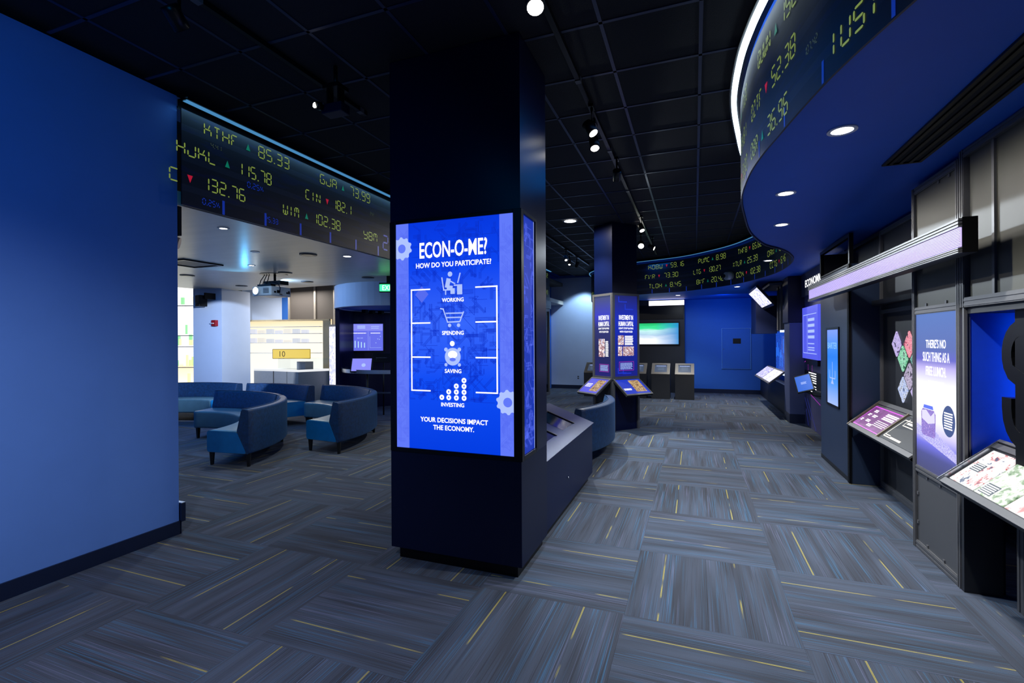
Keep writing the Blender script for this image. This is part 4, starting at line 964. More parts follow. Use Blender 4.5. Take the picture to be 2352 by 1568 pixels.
# ------------------------------------------------------------------ far wall exhibits
X = thing('screen_exhibit', 'tall black exhibit wall with bright green-white wide screen, behind the podiums', 'exhibit', (-1.0, 15.3, 0))
MB().box(-1.68, -.27, 15.2, 15.48, 0, 2.775).build('wall_unit', M['blackp'], X, bevel=.005)
MB().box(-1.70, -.30, 15.17, 15.2, 2.2, 2.62).build('upper_panel', M['blackm'], X)
scrm = bpy.data.materials.new('blurred video'); scrm.use_nodes = True; t = NT(scrm); b = t.n['Principled BSDF']; b.inputs['Base Color'].default_value = (.01, .01, .01, 1)
tc = t.add('ShaderNodeTexCoord'); sp = t.add('ShaderNodeSeparateXYZ'); t.link(tc.outputs['Object'], sp.inputs[0])
mp = t.add('ShaderNodeMapping'); mp.inputs['Scale'].default_value = (1.0, 1, 5.5); t.link(tc.outputs['Object'], mp.inputs[0]); n = t.noise(mp.outputs[0], 1.4, 3, .6)
f = t.math('ADD', t.math('DIVIDE', t.math('SUBTRACT', sp.outputs[2], 1.46), .62), t.math('MULTIPLY', t.math('SUBTRACT', n.outputs[0], .5), .5))
c1 = t.ramp(f, [(0, lin((235, 240, 255))), (.2, lin((240, 245, 255))), (.42, lin((170, 200, 225))), (.62, lin((190, 235, 235))), (.78, lin((60, 225, 150))), (1, lin((30, 190, 110)))])
e1 = t.ramp(t.math('DIVIDE', t.math('ADD', sp.outputs[0], .1), .7), [(0, (0, 0, 0)), (1, (1, 1, 1))]); c2 = t.mix(e1, c1, lin((20, 130, 200)))
t.link(c2, b.inputs['Emission Color']); b.inputs['Emission Strength'].default_value = 1.15
MB().box(-1.58, -.44, 15.15, 15.17, 1.45, 2.08).build('wide_screen', scrm, X); MB().box(-1.62, -.40, 15.17, 15.2, 1.41, 2.12).build('screen_bezel', M['blackm'], X)
MB().box(-1.28, -.28, 15.10, 15.14, 2.61, 2.75).build('light_bar', M['bar2'], X); MB().box(-1.30, -.27, 15.14, 15.2, 2.60, 2.76).build('light_housing', M['blackm'], X)
pod = None
for x0, lab in ((-.49, 'black podium with brightest screen, rightmost of the far row'), (-1.10, 'black podium with dim screen, second from the right in the far row'), (-1.71, 'black podium half hidden by right edge of the info pillar'), (-2.94, 'black podium beside the white wall, left of the info pillar')):
    if pod is None:
        pod = o = thing('podium', lab, 'podium', group='kiosk podiums in front of the black exhibit wall')
        MB().prism([(-.28, 0), (.20, 0), (.20, .92), (.14, .92), (-.28, .65)], 0, 0, .48).build('cabinet', M['blackp'], o, bevel=.004)
        MB().box(.01, .47, -.25, .2, 0, .03).build('plinth', M['blackm'], o)
        fp = Fr((0, -.285, .655), (1, 0, 0), (0, .42, .27)); Lp = .50
        mb = MB(fp); mb.box(0, .48, 0, .09, 0, .015).box(0, .48, Lp - .07, Lp, 0, .015).box(0, .08, .09, Lp - .07, 0, .015).box(.40, .48, .09, Lp - .07, 0, .015); mb.each('fascia', M['bronze'], o)
        sc_ = MB(fp).box(.08, .40, .09, Lp - .07, 0, .004).build('touch_screen', emi('dim kiosk screen', (70, 84, 110), .8), o)
        lines(fp, .12, .37, [.37], .022, .005, M['scr_icon'], sc_, jit=0); lines(fp, .16, .34, [.30, .25, .20], .014, .005, emi('dim screen text', (120, 140, 160), .8), sc_)
    else: o = copy_tree(pod)
    o['label'] = lab; o.location = (x0, 13.83, 0)
ap = thing('access_panel', 'blue painted access panel set in the far blue wall', 'panel', (1.14, 15.49, .74))
MB().box(.77, 1.50, 15.478, 15.5, .74, 1.89).build('door_leaf', M['wallblue'], ap, bevel=.003); mb = MB()
for a in ((.745, .765, .72, 1.91), (1.505, 1.525, .72, 1.91), (.765, 1.505, .72, .735), (.765, 1.505, 1.895, 1.91)): mb.box(a[0], a[1], 15.47, 15.499, a[2], a[3])
mb.each('trim', pbr('paler blue trim', (84, 146, 225), .5), ap)
MB().box(1.05, 1.26, 15.47, 15.478, 1.46, 1.61).build('dark_plate', M['blackm'], ap); MB().cyl((.80, 15.47, 1.30), .012, .01, axis=1, n=10).build('latch', M['alu'], ap)
ou = thing('power_outlet', 'small black power outlet on the far white wall beside the podium', 'outlet', (-3.55, 15.49, .3)); MB().box(-3.59, -3.50, 15.49, 15.5, .30, .44).build('cover', M['blackm'], ou, bevel=.002); MB().box(-3.57, -3.52, 15.486, 15.49, .32, .36).box(-3.57, -3.52, 15.486, 15.49, .38, .42).each('socket', M['slate'], ou)
MB().box(-4.45, -1.72, 15.487, 15.499, .12, 3.62).build('wall_far_left', M['wall'], kind='structure')
# glazed partition end below the straight ticker
gp = thing('glazed_partition', 'glass partition with dark frame under the far end of the straight ticker', 'partition', (-4.0, 13.2, 0))
MB().box(-4.03, -3.97, 13.60, 13.68, 0, 2.5).box(-4.03, -3.97, 11.5, 11.56, 0, 2.5).box(-4.03, -3.97, 11.56, 13.6, 2.42, 2.5).box(-4.03, -3.97, 11.56, 13.6, 0, .08).each('frame_bar', M['alu'], gp)
gl = bpy.data.materials.new('clear glass'); gl.use_nodes = True; t = NT(gl); t.n.remove(t.n['Principled BSDF'])
g1 = t.add('ShaderNodeBsdfTransparent'); g1.inputs[0].default_value = (.93, .97, 1, 1); g2 = t.add('ShaderNodeBsdfGlossy'); g2.inputs['Roughness'].default_value = .03; g3 = t.add('ShaderNodeMixShader'); lw = t.add('ShaderNodeLayerWeight'); lw.inputs[0].default_value = .25
t.link(lw.outputs['Fresnel'], g3.inputs[0]); t.link(g1.outputs[0], g3.inputs[1]); t.link(g2.outputs[0], g3.inputs[2]); t.link(g3.outputs[0], t.n['Material Output'].inputs[0])
MB().box(-4.004, -3.996, 11.56, 13.6, .08, 2.42).build('pane', gl, gp)
MB().box(-4.06, -3.94, 11.4, 13.72, 2.5, 2.74).build('trim_1', M['navy2'], kind='structure')

# ------------------------------------------------------------------ lamps, tracks, projectors
def track(x, y0, y1, lab):
    t = thing('light_track', lab, 'light track', (x, y0, CZ - .03)); MB().box(x - .018, x + .018, y0, y1, CZ - .035, CZ).build('rail', M['blackm'], t)
    mb = MB()
    for k in range(int((y1 - y0) / 1.5) + 1): mb.box(x - .022, x + .022, y0 + k * 1.5, y0 + k * 1.5 + .05, CZ - .04, CZ)
    mb.each('joint_clip', M['alu'], t)
track(-.84, 2.2, 12.0, 'long black light track above the aisle right of the pillar'); track(-2.68, 4.0, 13.0, 'black light track over the far left, behind the pillar')
track(-2.75, .5, 3.6, 'black light track on dark ceiling near the left projector')
def head(x, y, aim, lab, power=0, col=WHITE, ang=60, z=3.40, lens='lamp', r=.045, rad=.03):
    h = thing('track_spotlight', lab, 'spotlight', (x, y, CZ - .035), group='track spotlights')
    MB().box(x - .02, x + .02, y - .05, y + .05, CZ - .06, CZ - .035).build('adapter', M['blackm'], h)
    p = Vector((x, y, z)); d = (Vector(aim) - p).normalized(); MB().tube([(x, y, CZ - .06), (x, y, z + .06), p - d * .03], .012).build('stem', M['blackm'], h)
    a = p - d * .09; b_ = p + d * .03; MB().tube([a, a + d * .02, b_], r, 18).build('can', M['blackm'], h)
    u_ = d.orthogonal().normalized(); w_ = d.cross(u_); MB().face([tuple(b_ + d * .002 + (u_ * math.cos(k * math.pi / 9) + w_ * math.sin(k * math.pi / 9)) * r * .86) for k in range(18)]).build('lens', M[lens], h)
    if power: spot('spotlight_beam', b_ + d * .02, power, col, aim, ang, .5, rad)
head(-.79, 2.47, (-.2, 1.2, 0), 'large track spotlight facing the entrance, brightest one above the pillar', 45, WHITE, 80, r=.052, lens='lamp')
head(-.82, 4.15, (.9, 3.6, .6), 'upper one of the pair of track spotlights right of the pillar', 210, WHITE, 75)
head(-.86, 4.48, (-.2, 3.2, 0), 'lower one of the pair of track spotlights right of the pillar', 130, WHITE, 70)
head(-.80, 5.45, (-1.35, 8.3, 1.1), 'single track spotlight below the pair, right of the pillar', 260, WHITE, 48)
head(-.80, 8.15, (.3, 7.0, .4), 'track spotlight just above the dazzling one by the info pillar', 120, WHITE, 70)
head(-.95, 9.55, (-.3, 5.2, .2), 'dazzling track spotlight right beside the info pillar shaft', 420, WHITE, 85, r=.06)
head(-.76, 9.9, (2, 9.5, 2.0), 'track spotlight turned sideways beyond the dazzling one', 0, lens='lampdim')
head(-2.68, 10.54, (-1.8, 9.0, .8), 'upper spotlight of the far left cluster', 80, WHITE, 70, lens='lampdim', r=.035)
head(-2.76, 11.2, (-2.6, 9.6, .8), 'lower spotlight of the far left cluster', 0, lens='lampdim', r=.03)
head(-2.68, 11.6, (-3.8, 12.6, 1.0), 'far left track spotlight aimed at the white wall', 120, WHITE, 60, lens='lampdim')
head(-2.72, 1.9, (-3.0, 5.2, .3), 'unlit-looking spotlight on the near left track', 0, lens='blackm')
spot('wall_grazer', (-3.05, 14.9, 3.55), 160, COOL, (-3.9, 15.5, .8), 80, .5, .05)
def downlight(x, y, z, lab, power, col=WARM, on=True, r=.055, ang=178, mat='lamp', grp='ceiling downlights'):
    h = thing('downlight', lab, 'downlight', (x, y, z), group=grp)
    mb = MB(); n = 24
    for i in range(n):
        a, b_ = 2 * math.pi * i / n, 2 * math.pi * (i + 1) / n
        for r0, r1, z0, z1 in ((r, r + .02, z - .006, z - .006), (r + .02, r + .02, z - .006, z)): mb.face([(x + r0 * math.cos(a), y + r0 * math.sin(a), z0), (x + r0 * math.cos(b_), y + r0 * math.sin(b_), z0), (x + r1 * math.cos(b_), y + r1 * math.sin(b_), z1), (x + r1 * math.cos(a), y + r1 * math.sin(a), z1)])
    mb.build('trim_ring', M['whitep'] if grp != 'dark' else M['blackm'], h)
    MB().face([(x + r * math.cos(2 * math.pi * k / n), y + r * math.sin(2 * math.pi * k / n), z - .004) for k in range(n)][::-1]).build('lens', M[mat], h)
    if power:
        spot('downlight_beam', (x, y, z - .03), power * .16, col, None, ang, .3, .03)
        spot('downlight_beam', (x, y, z - .03), power * .84, col, None, min(ang, 105), .5, .03)
downlight(.79, 3.23, SZ, 'largest downlight in the blue soffit, nearest the camera', 140, (1, .96, .88))
downlight(.70, 4.46, SZ, 'upper of the two close downlights in the blue soffit', 135, (1, .96, .88)); downlight(.85, 5.67, SZ, 'lower of the two close downlights in the blue soffit', 130, (1, .96, .88))
downlight(.91, 12.04, SZ, 'downlight in the far soffit near the security camera', 330, WARM); downlight(-.41, 13.74, SZ, 'downlight in the far soffit over the podiums', 110, WHITE)
downlight(1.05, 8.2, SZ, 'soffit downlight hidden behind the near curve', 60, WHITE, r=.05)
downlight(-2.0, 8.18, CZ, 'bright round downlight in the black tiled ceiling, right of the pillar', 480, WARM, r=.10)
downlight(-4.43, 3.53, 2.74, 'small warm downlight in the lounge ceiling near the blue wall', 45, WARM, r=.035); downlight(-6.21, 5.41, 2.74, 'small cool downlight in the lounge ceiling near the projector', 45, COOL, r=.035)
downlight(-4.37, 5.31, 2.74, 'dazzling warm downlight in the lounge ceiling beside the pillar', 70, WARM, r=.05)
downlight(-5.23, 4.61, 2.74, 'faint unlit downlight in the lounge ceiling', 0, mat='whitep', r=.035)
for k, (x, y, lab) in enumerate(((-4.75, 5.01, 'largest dark round speaker in the lounge ceiling'), (-8.15, 5.81, 'dark round speaker in lounge ceiling, far left'), (-6.37, 6.2, 'dark round speaker in lounge ceiling, beside the projector mount'), (-6.95, 7.3, 'dark round speaker in lounge ceiling right of the projector'), (-5.5, 7.24, 'dark round speaker in lounge ceiling by the exit sign'), (-8.68, 7.32, 'dark round speaker in lounge ceiling left of the projector'))):
    t = thing('ceiling_speaker', lab, 'speaker', (x, y, 2.74), group='round ceiling speakers'); MB().cyl((x, y, 2.728), .11, .012, n=24).build('grille', M['slate'], t); MB().cyl((x, y, 2.724), .085, .005, n=24).build('cone', M['blackm'], t)
vg = thing('return_grille', 'square flush grille in the lounge ceiling at the left', 'grille', (-6.9, 4.9, 2.73)); mb = MB()
for a in ((-7.15, -6.55, 4.62, 4.66), (-7.15, -6.55, 5.18, 5.22), (-7.15, -7.11, 4.66, 5.18), (-6.59, -6.55, 4.66, 5.18)): mb.box(*a, 2.72, 2.74)
mb.each('frame_bar', M['blackm'], vg); MB().box(-7.11, -6.59, 4.66, 5.18, 2.732, 2.74).build('plate', M['khaki'], vg)
lg = thing('linear_grille', 'long dark slotted air grille in the blue soffit at upper right', 'grille', (1.29, 3.2, SZ)); mb = MB()
mb.box(1.20, 1.22, 1.6, 3.98, SZ - .012, SZ).box(1.40, 1.42, 1.6, 3.98, SZ - .012, SZ).box(1.22, 1.40, 3.96, 3.98, SZ - .012, SZ); mb.each('frame_bar', M['blackm'], lg)
for k in range(3): MB().box(1.235 + .055 * k, 1.255 + .055 * k, 1.6, 3.96, SZ - .012, SZ - .002).build('slat', M['blackm'], lg)
MB().box(1.22, 1.40, 1.6, 3.96, SZ - .002, SZ - .0005).build('plenum', M['concrete'], lg)
sc = thing('security_camera', 'small white dome security camera on the far ticker sign', 'camera', tuple(onc(12.29, 2.96, .03)))
p = onc(12.29, 2.96, .03); q_ = onc(12.29, 2.94, .17); MB().tube([p, p.lerp(q_, .5), q_], .085, 18).build('housing', M['whitep'], sc); q2 = q_ + Vector((-.045, -.01, 0)); MB().tube([q2 - Vector((0, .02, 0)), q2 + Vector((-.02, -.05, 0))], .045, 14).build('lens', M['blackm'], sc)
# sprinkler dots
for x, y, z, lab in ((.27, 3.9, 0, ''),): pass
# lounge projector (lens on the left face, connectors on the right face)
pj = thing('projector', 'white ceiling projector with glowing lens over the lounge sofas', 'projector', (-6.76, 6.29, 2.36))
MB().box(-6.97, -6.55, 6.08, 6.50, 2.36, 2.52).build('body', M['whitep'], pj, bevel=.018)
MB().cyl((-6.86, 6.05, 2.445), .068, .04, axis=1, n=24).build('lens_ring', M['whitep'], pj); MB().cyl((-6.86, 6.047, 2.445), .056, .006, axis=1, n=24).build('lens', emi('projector lens glow', (235, 248, 255), 8.0), pj)
for k in range(6): MB().box(-6.72, -6.60, 6.074, 6.08, 2.405 + .015 * k, 2.412 + .015 * k).build('vent_slat', M['slate'], pj)
for k, (a, b_) in enumerate(((6.14, 6.18), (6.20, 6.26), (6.40, 6.43), (6.44, 6.47))): MB().box(-6.55, -6.545, a, b_, 2.41, 2.44 + .02 * (k % 2)).build('port', M['blackm'], pj)
MB().box(-6.549, -6.535, 6.25, 6.30, 2.385, 2.40).build('plug', M['bronze'], pj)
MB().box(-6.92, -6.62, 6.14, 6.24, 2.53, 2.56).build('mount_arm', M['blackm'], pj); MB().box(-6.86, -6.50, 6.22, 6.40, 2.555, 2.62).build('mount_bracket', M['blackm'], pj)
MB().cyl((-6.70, 6.30, 2.62), .02, .12, n=12).build('pole', M['blackm'], pj); MB().cyl((-6.72, 6.30, 2.733), .22, .006, n=28).build('ceiling_plate', M['blackm'], pj)
for k in range(3): MB().tube([(-6.90 + .07 * k, 6.16, 2.54), (-6.91 + .08 * k, 6.2, 2.63), (-6.86 + .05 * k, 6.24, 2.735)], .007, 6).build('cable', M['blackm'], pj)
MB().tube([(-6.66, 6.2, 2.60), (-6.55, 6.22, 2.57), (-6.52, 6.24, 2.50), (-6.54, 6.25, 2.43)], .008, 6).build('cable', M['navy'], pj)
# small dark effect projector
dp_ = thing('projector', 'small dark projector with bright lens under the black ceiling, left of the pillar', 'projector', (-2.52, 2.9, 3.29))
MB().box(-2.59, -2.41, 2.87, 2.97, 3.29, 3.36).build('body', M['navy2'], dp_, bevel=.006); MB().tube([(-2.585, 2.86, 3.34), (-2.60, 2.82, 3.335)], .03, 16).build('lens_barrel', M['blackm'], dp_)
MB().face([(-2.601 + .0 * k, 2.8195, 3.335) if False else (-2.601 + .022 * math.cos(k * math.pi / 8), 2.8185, 3.335 + .022 * math.sin(k * math.pi / 8)) for k in range(16)]).build('lens', M['lamp'], dp_)
MB().box(-2.56, -2.545, 2.89, 2.95, 3.36, 3.50).box(-2.46, -2.445, 2.89, 2.95, 3.36, 3.50).each('yoke_arm', M['blackm'], dp_); MB().cyl((-2.50, 2.92, 3.48), .015, CZ - 3.48, n=10).build('stem', M['blackm'], dp_); MB().box(-2.57, -2.43, 2.86, 2.98, 3.47, 3.50).build('yoke_plate', M['blackm'], dp_)
spot('projector_beam', (-7.05, 6.0, 2.42), 420, (.80, .88, 1.0), (-9.4, 7.6, 1.2), 50, .15, .01)
spot('projector_glow', (-6.95, 5.92, 2.45), 7, (.10, .5, 1.0), (-6.75, 5.4, 2.74), 120, .8, .02)

# ------------------------------------------------------------------ lounge side
lcn = thing('white_column', 'broad white column behind the back-left sofas, lit half blue half white', 'column', (-9.6, 7.7, 0))
MB().prism([(-10.15, 7.36), (-9.50, 7.52), (-9.74, 8.44), (-10.4, 8.44)], 2, 0, 2.745).build('shaft', M['wall'], lcn)
ws = thing('wall_speaker', 'black wedge speaker on the white column', 'speaker', (-9.72, 7.40, 2.38))
MB().prism([(-9.88, 7.20), (-9.70, 7.16), (-9.66, 7.32), (-9.84, 7.36)], 2, 2.34, 2.58).build('cabinet', M['blackm'], ws, bevel=.012); MB().box(-9.66, -9.63, 7.24, 7.48, 2.50, 2.63).build('bracket', M['blackm'], ws); MB().box(-9.82, -9.77, 7.165, 7.18, 2.40, 2.42).build('badge', M['alu'], ws)
fa_ = thing('fire_alarm', 'small red fire alarm strobe on the white column', 'alarm', (-9.65, 7.46, 1.95)); MB().box(-9.70, -9.58, 7.43, 7.50, 1.93, 2.06).build('body', M['red'], fa_, bevel=.006); MB().box(-9.72, -9.62, 7.415, 7.43, 1.98, 2.0).build('strobe', M['whitep'], fa_)
we = thing('wall_end_box', 'black box fixed high on the end of the blue wall', 'speaker', (-4.05, 2.83, 2.48)); MB().box(-4.16, -4.03, 2.795, 2.828, 2.49, 2.735).build('cabinet', M['blackm'], we, bevel=.004)
wf = thing('pale_sensor', 'pale rounded fixture just below the black box on the wall end', 'sensor', (-4.1, 2.9, 2.38)); MB().tube([(-4.18, 2.82, 2.44), (-4.15, 2.84, 2.45), (-4.12, 2.87, 2.44)], .05, 14).build('housing', M['beige'], wf); MB().tube([(-4.18, 2.795, 2.44), (-4.18, 2.83, 2.44)], .035, 12).build('base', M['beige'], wf)
wo = thing('wall_box', 'small dark floor-level box on the end of the blue wall', 'outlet', (-4.02, 2.82, .14)); MB().box(-4.10, -4.005, 2.795, 2.83, .10, .25).build('cover', M['base'], wo); MB().box(-4.095, -4.003, 2.797, 2.828, .25, .258).build('cap', M['chrome'], wo)
# lit display room far left
lt = thing('lit_display_wall', 'dazzling white display wall with green and orange products, far left', 'display', (-13, 9.3, 0))
dw = emi_ramp('backlit white shelves', [(0, (255, 240, 215)), (.2, (255, 225, 170)), (.28, (255, 255, 250)), (1, (255, 255, 250))], axis=2, lo=.4, hi=3.1, k=1.6, sample=True)
FW = Fr((-14.2, 8.55, 0), (.93, .37, 0), (0, 0, 1))
MB(FW).box(0, 2.6, .45, 3.1, -.04, 0).build('light_panel', dw, lt); MB(FW).box(0, 2.6, 0, .45, -.3, .1).build('base_cabinet', M['whitep'], lt)
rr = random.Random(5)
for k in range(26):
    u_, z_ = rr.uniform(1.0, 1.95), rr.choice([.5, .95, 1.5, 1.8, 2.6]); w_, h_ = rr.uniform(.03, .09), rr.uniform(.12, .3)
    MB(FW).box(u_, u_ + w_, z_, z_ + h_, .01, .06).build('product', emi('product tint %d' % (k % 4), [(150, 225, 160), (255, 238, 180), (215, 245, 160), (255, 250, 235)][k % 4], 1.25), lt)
for z_ in (.46, .92, 1.47, 1.77, 2.57): MB(FW).box(0, 2.6, z_ - .02, z_, 0, .12).build('shelf', M['whitep'], lt)
# back walls of the lounge
MB().prism([(-11.6, 9.8), (-10.6, 10.2), (-10.6, 10.35), (-11.7, 9.95)], 2, 0, 3.35).build('wall_lobby', M['wall'], kind='structure')
MB().prism([(-10.6, 10.2), (-10.05, 10.15), (-10.05, 10.3), (-10.6, 10.35)], 2, 0, 3.35).build('wall_lobby', M['wallblue'], kind='structure')
pw = thing('panelled_partition', 'dark grey panelled partition with pale mullions behind the display case', 'partition', (-9.2, 9.95, 0))
FP = Fr((-10.05, 9.92, 0), (1, -.03, 0), (0, 0, 1))
for a, b_ in ((.0, .86), (.92, 1.50), (1.56, 2.2)): slab(FP, a + .0, b_, 1.55, 3.05, -.04, -.01, M['dkgreyp'], pw, 'panel')
slab(FP, 0, 2.2, .9, 1.5, -.04, -.01, M['whitep'], pw, 'panel')
mb = MB(FP)
for a in (-.03, .86, 1.50, 2.2): mb.box(a, a + .06, 0, 3.1, -.05, .02)
mb.box(0, 2.2, 3.05, 3.12, -.05, .02).box(0, 2.2, 1.5, 1.55, -.05, .02); mb.each('mullion', M['greymullion'], pw)
# display case with shelves and bill sign
dc = thing('display_case', 'glowing cream display case with glass shelves and a large yellow 10 sign', 'display case', (-9.6, 9.35, 0))
FCa = Fr((-10.62, 9.17, 0), (.981, .194, 0), (0, 0, 1)); cream = emi_ramp('glowing cream back', [(0, (255, 250, 235)), (.75, (255, 246, 225)), (1, (240, 215, 160))], axis=2, lo=.9, hi=2.15, k=1.15, sample=True)
MB(FCa).box(0, 2.25, .0, 2.14, -.06, 0).build('back_panel', cream, dc); mb = MB(FCa); mb.box(2.05, 2.25, .0, 2.14, .0, .02).box(0, 2.25, 2.10, 2.14, 0.0, .06); mb.build('side_panel', pbr('pale wood', (236, 214, 170), .5), dc)
for z_ in (1.30, 1.55, 1.78, 1.95): MB(FCa).box(0, 2.03, z_, z_ + .012, 0, .12).build('shelf', M['whitep'], dc)
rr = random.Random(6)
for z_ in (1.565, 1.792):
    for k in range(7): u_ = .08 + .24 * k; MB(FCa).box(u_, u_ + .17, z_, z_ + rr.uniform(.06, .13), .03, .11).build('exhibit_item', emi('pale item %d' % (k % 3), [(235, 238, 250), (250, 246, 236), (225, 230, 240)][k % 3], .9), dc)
FB = Fr((-9.78, 9.12, 0), (.975, .21, 0), (0, 0, 1))
sg_ = MB(FB).box(0, 1.0, 1.17, 1.40, -.02, 0).build('bill_sign', emi('yellow bill print', (236, 208, 96), 1.0), dc); bars(FB, [(0, 1.17, 1.0, 1.17), (0, 1.40, 1.0, 1.40), (0, 1.17, 0, 1.40), (1, 1.17, 1, 1.40)], .012, .002, emi('dark olive edge', (110, 90, 20), .8), sg_, 'sign_edge')
text('10', FB, .26, 1.285, .15, .14, .003, emi('dark olive numerals', (84, 66, 20), .7), sg_)
ct = thing('display_counter', 'grey angled counter with white top and glass case, behind the sofas', 'counter', (-9, 8.7, 0))
pc = [(-9.84, 8.62), (-9.22, 8.62), (-8.36, 8.50), (-7.98, 9.2), (-8.4, 9.25), (-9.58, 9.0)]
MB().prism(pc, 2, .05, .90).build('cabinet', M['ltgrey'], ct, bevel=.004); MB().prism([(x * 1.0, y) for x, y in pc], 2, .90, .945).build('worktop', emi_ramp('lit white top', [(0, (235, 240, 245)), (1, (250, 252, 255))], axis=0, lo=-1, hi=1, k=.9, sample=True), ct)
mb = MB(); mb.box(-9.222, -9.215, 8.60, 8.63, .05, .90); mb.box(-8.75, -8.745, 8.545, 8.565, .05, .9); mb.each('joint', M['slate'], ct)
MB().prism([(-9.15, 8.68), (-8.42, 8.57), (-8.14, 9.2), (-9.15, 9.05)], 2, .946, 1.20).build('glass_case', gl, ct)
MB().prism([(-8.7, 8.8), (-8.45, 8.8), (-8.4, 9.0), (-8.7, 9.0)], 2, .946, 1.12).build('case_item', M['ltgrey'], ct)
lp_ = thing('lit_poster', 'narrow framed glowing poster left of the round kiosk', 'poster', (-7.75, 9.0, 0)); FX = Fr((-7.98, 9.05, 0), (.93, -.3, 0), (0, 0, 1))
MB(FX).box(0, .35, .0, 1.98, -.05, 0).build('frame', M['greymullion'], lp_); MB(FX).box(.03, .32, .5, 1.93, 0, .01).build('print', photo('pale violet poster', [(255, 255, 255), (200, 205, 255), (255, 255, 255), (150, 150, 235)], 3, 1.1), lp_)
# round kiosk
rk = thing('round_kiosk', 'navy drum-shaped kiosk with overhead ring, wall screen and chrome rails', 'kiosk', (-6.03, 9.15, 0))
cx0, cy0, rad = -6.03, 9.15, 1.42
def arc(r0, r1, a0, a1, z0, z1, n, name, mat, par, sm=True):
    mb = MB()
    for i in range(n):
        a, b_ = R(a0 + (a1 - a0) * i / n), R(a0 + (a1 - a0) * (i + 1) / n)
        p = lambda r, t_, z: (cx0 + r * math.cos(t_), cy0 + r * math.sin(t_), z)
        mb.face([p(r1, a, z0), p(r1, b_, z0), p(r1, b_, z1), p(r1, a, z1)], sm); mb.face([p(r0, b_, z0), p(r0, a, z0), p(r0, a, z1), p(r0, b_, z1)], sm)
        mb.face([p(r0, a, z0), p(r0, b_, z0), p(r1, b_, z0), p(r1, a, z0)]); mb.face([p(r0, b_, z1), p(r0, a, z1), p(r1, a, z1), p(r1, b_, z1)])
    for t_, s_ in ((R(a0), 1), (R(a1), -1)):
        q_ = [(cx0 + r * math.cos(t_), cy0 + r * math.sin(t_), z) for r, z in ((r0, z0), (r1, z0), (r1, z1), (r0, z1))]; mb.face(q_ if s_ > 0 else q_[::-1])
    return mb.build(name, mat, par)
arc(rad - .12, rad, 0, 359.9, 2.28, 2.74, 64, 'overhead_ring', M['wall'], rk); arc(rad - .10, rad - .02, 110, 222, 0, 2.28, 32, 'drum_wall', M['navy'], rk)
MB().cyl((cx0, cy0, 2.30), rad - .12, .02, n=48).build('ring_ceiling', M['wallblue'], rk)
for k, a in enumerate((185, 170, 155)): MB().box(cx0 + .95 * math.cos(R(a)) - .05, cx0 + .95 * math.cos(R(a)) + .05, cy0 + .95 * math.sin(R(a)) - .05, cy0 + .95 * math.sin(R(a)) + .05, 2.22, 2.30).build('spot_box', M['blackm'], rk)
FK2 = Fr((-7.40, 9.12, 0), (.90, .42, 0), (0, 0, 1))
slab(FK2, -.04, .76, 1.33, 2.02, -.06, 0, M['blackm'], rk, 'screen_case')
ks = slab(FK2, 0, .72, 1.37, 1.99, 0, .006, emi('violet wall screen', (104, 112, 235), 1.0, True), rk, 'wall_screen'); quad(FK2, .01, .71, 1.83, 1.98, .007, emi('violet header', (140, 144, 245), 1.0), ks, 'screen_header')
lines(FK2, .14, .32, [1.92, 1.88], .03, .008, M['scr_icon'], ks, jit=0); lines(FK2, .45, .65, [1.92, 1.88], .016, .008, M['scr_icon'], ks); lines(FK2, .05, .34, [1.77], .012, .008, M['whiteglow'], ks, jit=0); lines(FK2, .44, .66, [1.77], .012, .008, M['whiteglow'], ks, jit=0)
text('$0.00', FK2, .2, 1.66, .13, .03, .008, M['scr_icon'], ks)
for k in range(4): quad(FK2, .08 + .07 * k, .10 + .07 * k, 1.44, 1.60 - .015 * k, .008, emi('pale mint bar', (190, 235, 255), 1.0), ks, 'chart_bar')
bars(FK2, [(.42, 1.44, .42, 1.7), (.42, 1.44, .68, 1.44), (.385, 1.38, .385, 1.82)], .005, .008, M['scr_icon'], ks, 'chart_axis')
for x_, z_ in ((.56, 1.55), (.60, 1.64), (.64, 1.63), (.66, 1.70)): disc(FK2, x_, z_, .01, .008, M['scr_icon'], ks, 'chart_point', n=8)
for z_, nm in ((.95, 'upper_rail'), (.57, 'lower_rail')): arc(rad - .16, rad - .13, 196, 300 if z_ > .9 else 330, z_, z_ + .075 if z_ > .9 else z_ + .03, 30, nm, M['chrome'], rk)
tk = thing('tablet_stand', 'slim post with tilted violet tablet in front of the round kiosk', 'tablet stand', (-6.1, 8.02, 0))
MB().cyl((-6.12, 8.02, .02), .02, 1.0, n=12).build('post', M['blackm'], tk); MB().cyl((-6.12, 8.02, 0), .15, .02, n=24).build('foot', M['blackm'], tk)
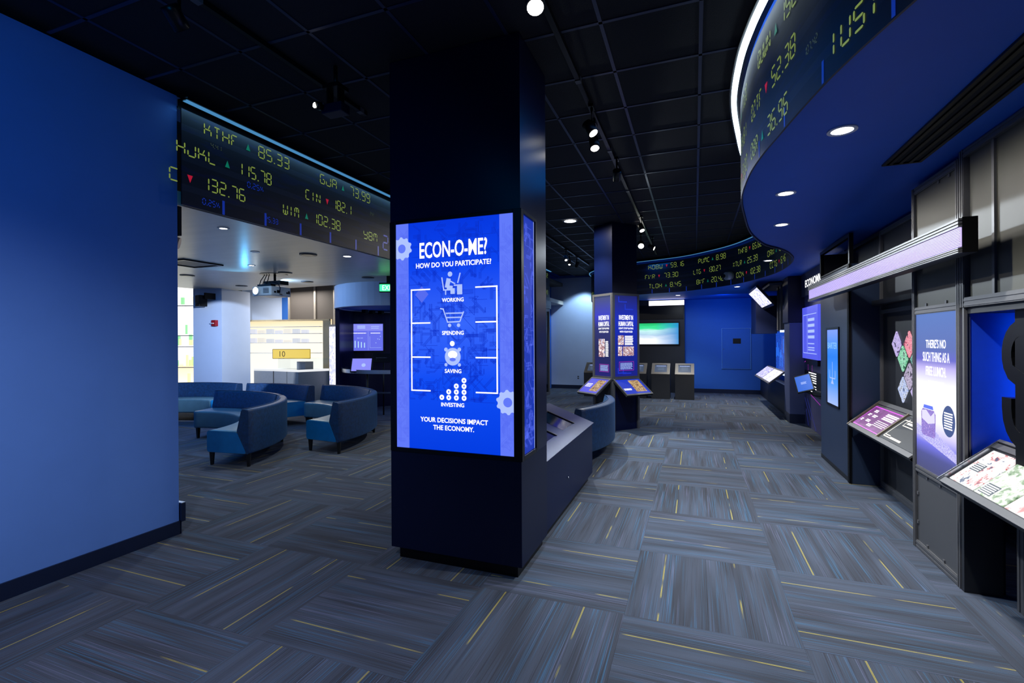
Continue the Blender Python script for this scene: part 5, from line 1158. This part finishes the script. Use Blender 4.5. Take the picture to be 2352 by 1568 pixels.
FT2 = Fr((-6.37, 7.84, 1.0), (.9, .42, 0), (-.2, .4, .75)); slab(FT2, -.02, .40, -.02, .30, -.03, 0, M['blackm'], tk, 'tablet_case', bevel=.004); tp = slab(FT2, 0, .38, 0, .28, 0, .003, emi('violet tablet screen', (140, 140, 250), 1.0, True), tk, 'tablet_screen'); disc(FT2, .23, .13, .04, .004, M['scr_icon'], tp, 'screen_mark')
kp = thing('kiosk_shelf', 'black angled monitor stand behind the tablet in the round kiosk', 'monitor', (-6.3, 8.75, 1.1)); FM = Fr((-6.45, 8.6, 1.14), (.9, .42, 0), (-.15, .3, .6)); slab(FM, 0, .42, 0, .22, -.02, 0, M['blackm'], kp, 'shell', bevel=.004); MB().cyl((-6.28, 8.78, 0), .015, 1.16, n=10).build('post', M['blackm'], kp); lines(FM, .08, .34, [.1], .01, .002, M['slate'], kp, name='logo_strip')
k2 = thing('cyan_exhibit', 'narrow cyan and white lit exhibit glimpsed right of the round kiosk', 'exhibit', (-6.6, 11.5, 0)); FZ = Fr((-7.3, 11.2, 0), (.93, .36, 0), (0, 0, 1))
MB(FZ).box(0, 1.6, 0, 2.74, -.1, -.02).build('cabinet', M['slate'], k2); MB(FZ).box(.3, 1.4, 1.9, 2.5, -.02, 0).build('lit_header', emi('pale header glow', (220, 245, 235), 1.2, True), k2); MB(FZ).box(.3, 1.4, 1.0, 1.75, -.02, 0).build('lit_panel', emi('cyan panel', (60, 190, 240), 1.1, True), k2)
ex = thing('exit_sign', 'glowing green exit sign under the lounge ceiling beside the pillar', 'sign', (-5.1, 7.2, 2.46)); FE = Fr((-5.19, 7.14, 2.45), (.935, .353, 0), (0, 0, 1))
MB(FE).box(0, .32, 0, .17, -.05, 0).build('case', pbr('dark green case', (10, 70, 50), .5), ex, bevel=.004); MB(FE).box(.01, .31, .02, .14, 0, .004).build('face', M['greenglow'], ex); text('EXIT', FE, .16, .08, .2, .085, .006, emi('white-green letters', (235, 255, 240), 1.6), ex); MB(FE).box(.13, .19, .17, .29, -.04, -.01).build('hanger', M['blackm'], ex)
MB().box(-15, -4.46, 15.3, 15.49, 0, 3.4).build('wall_lobby', M['wallblue'], kind='structure')
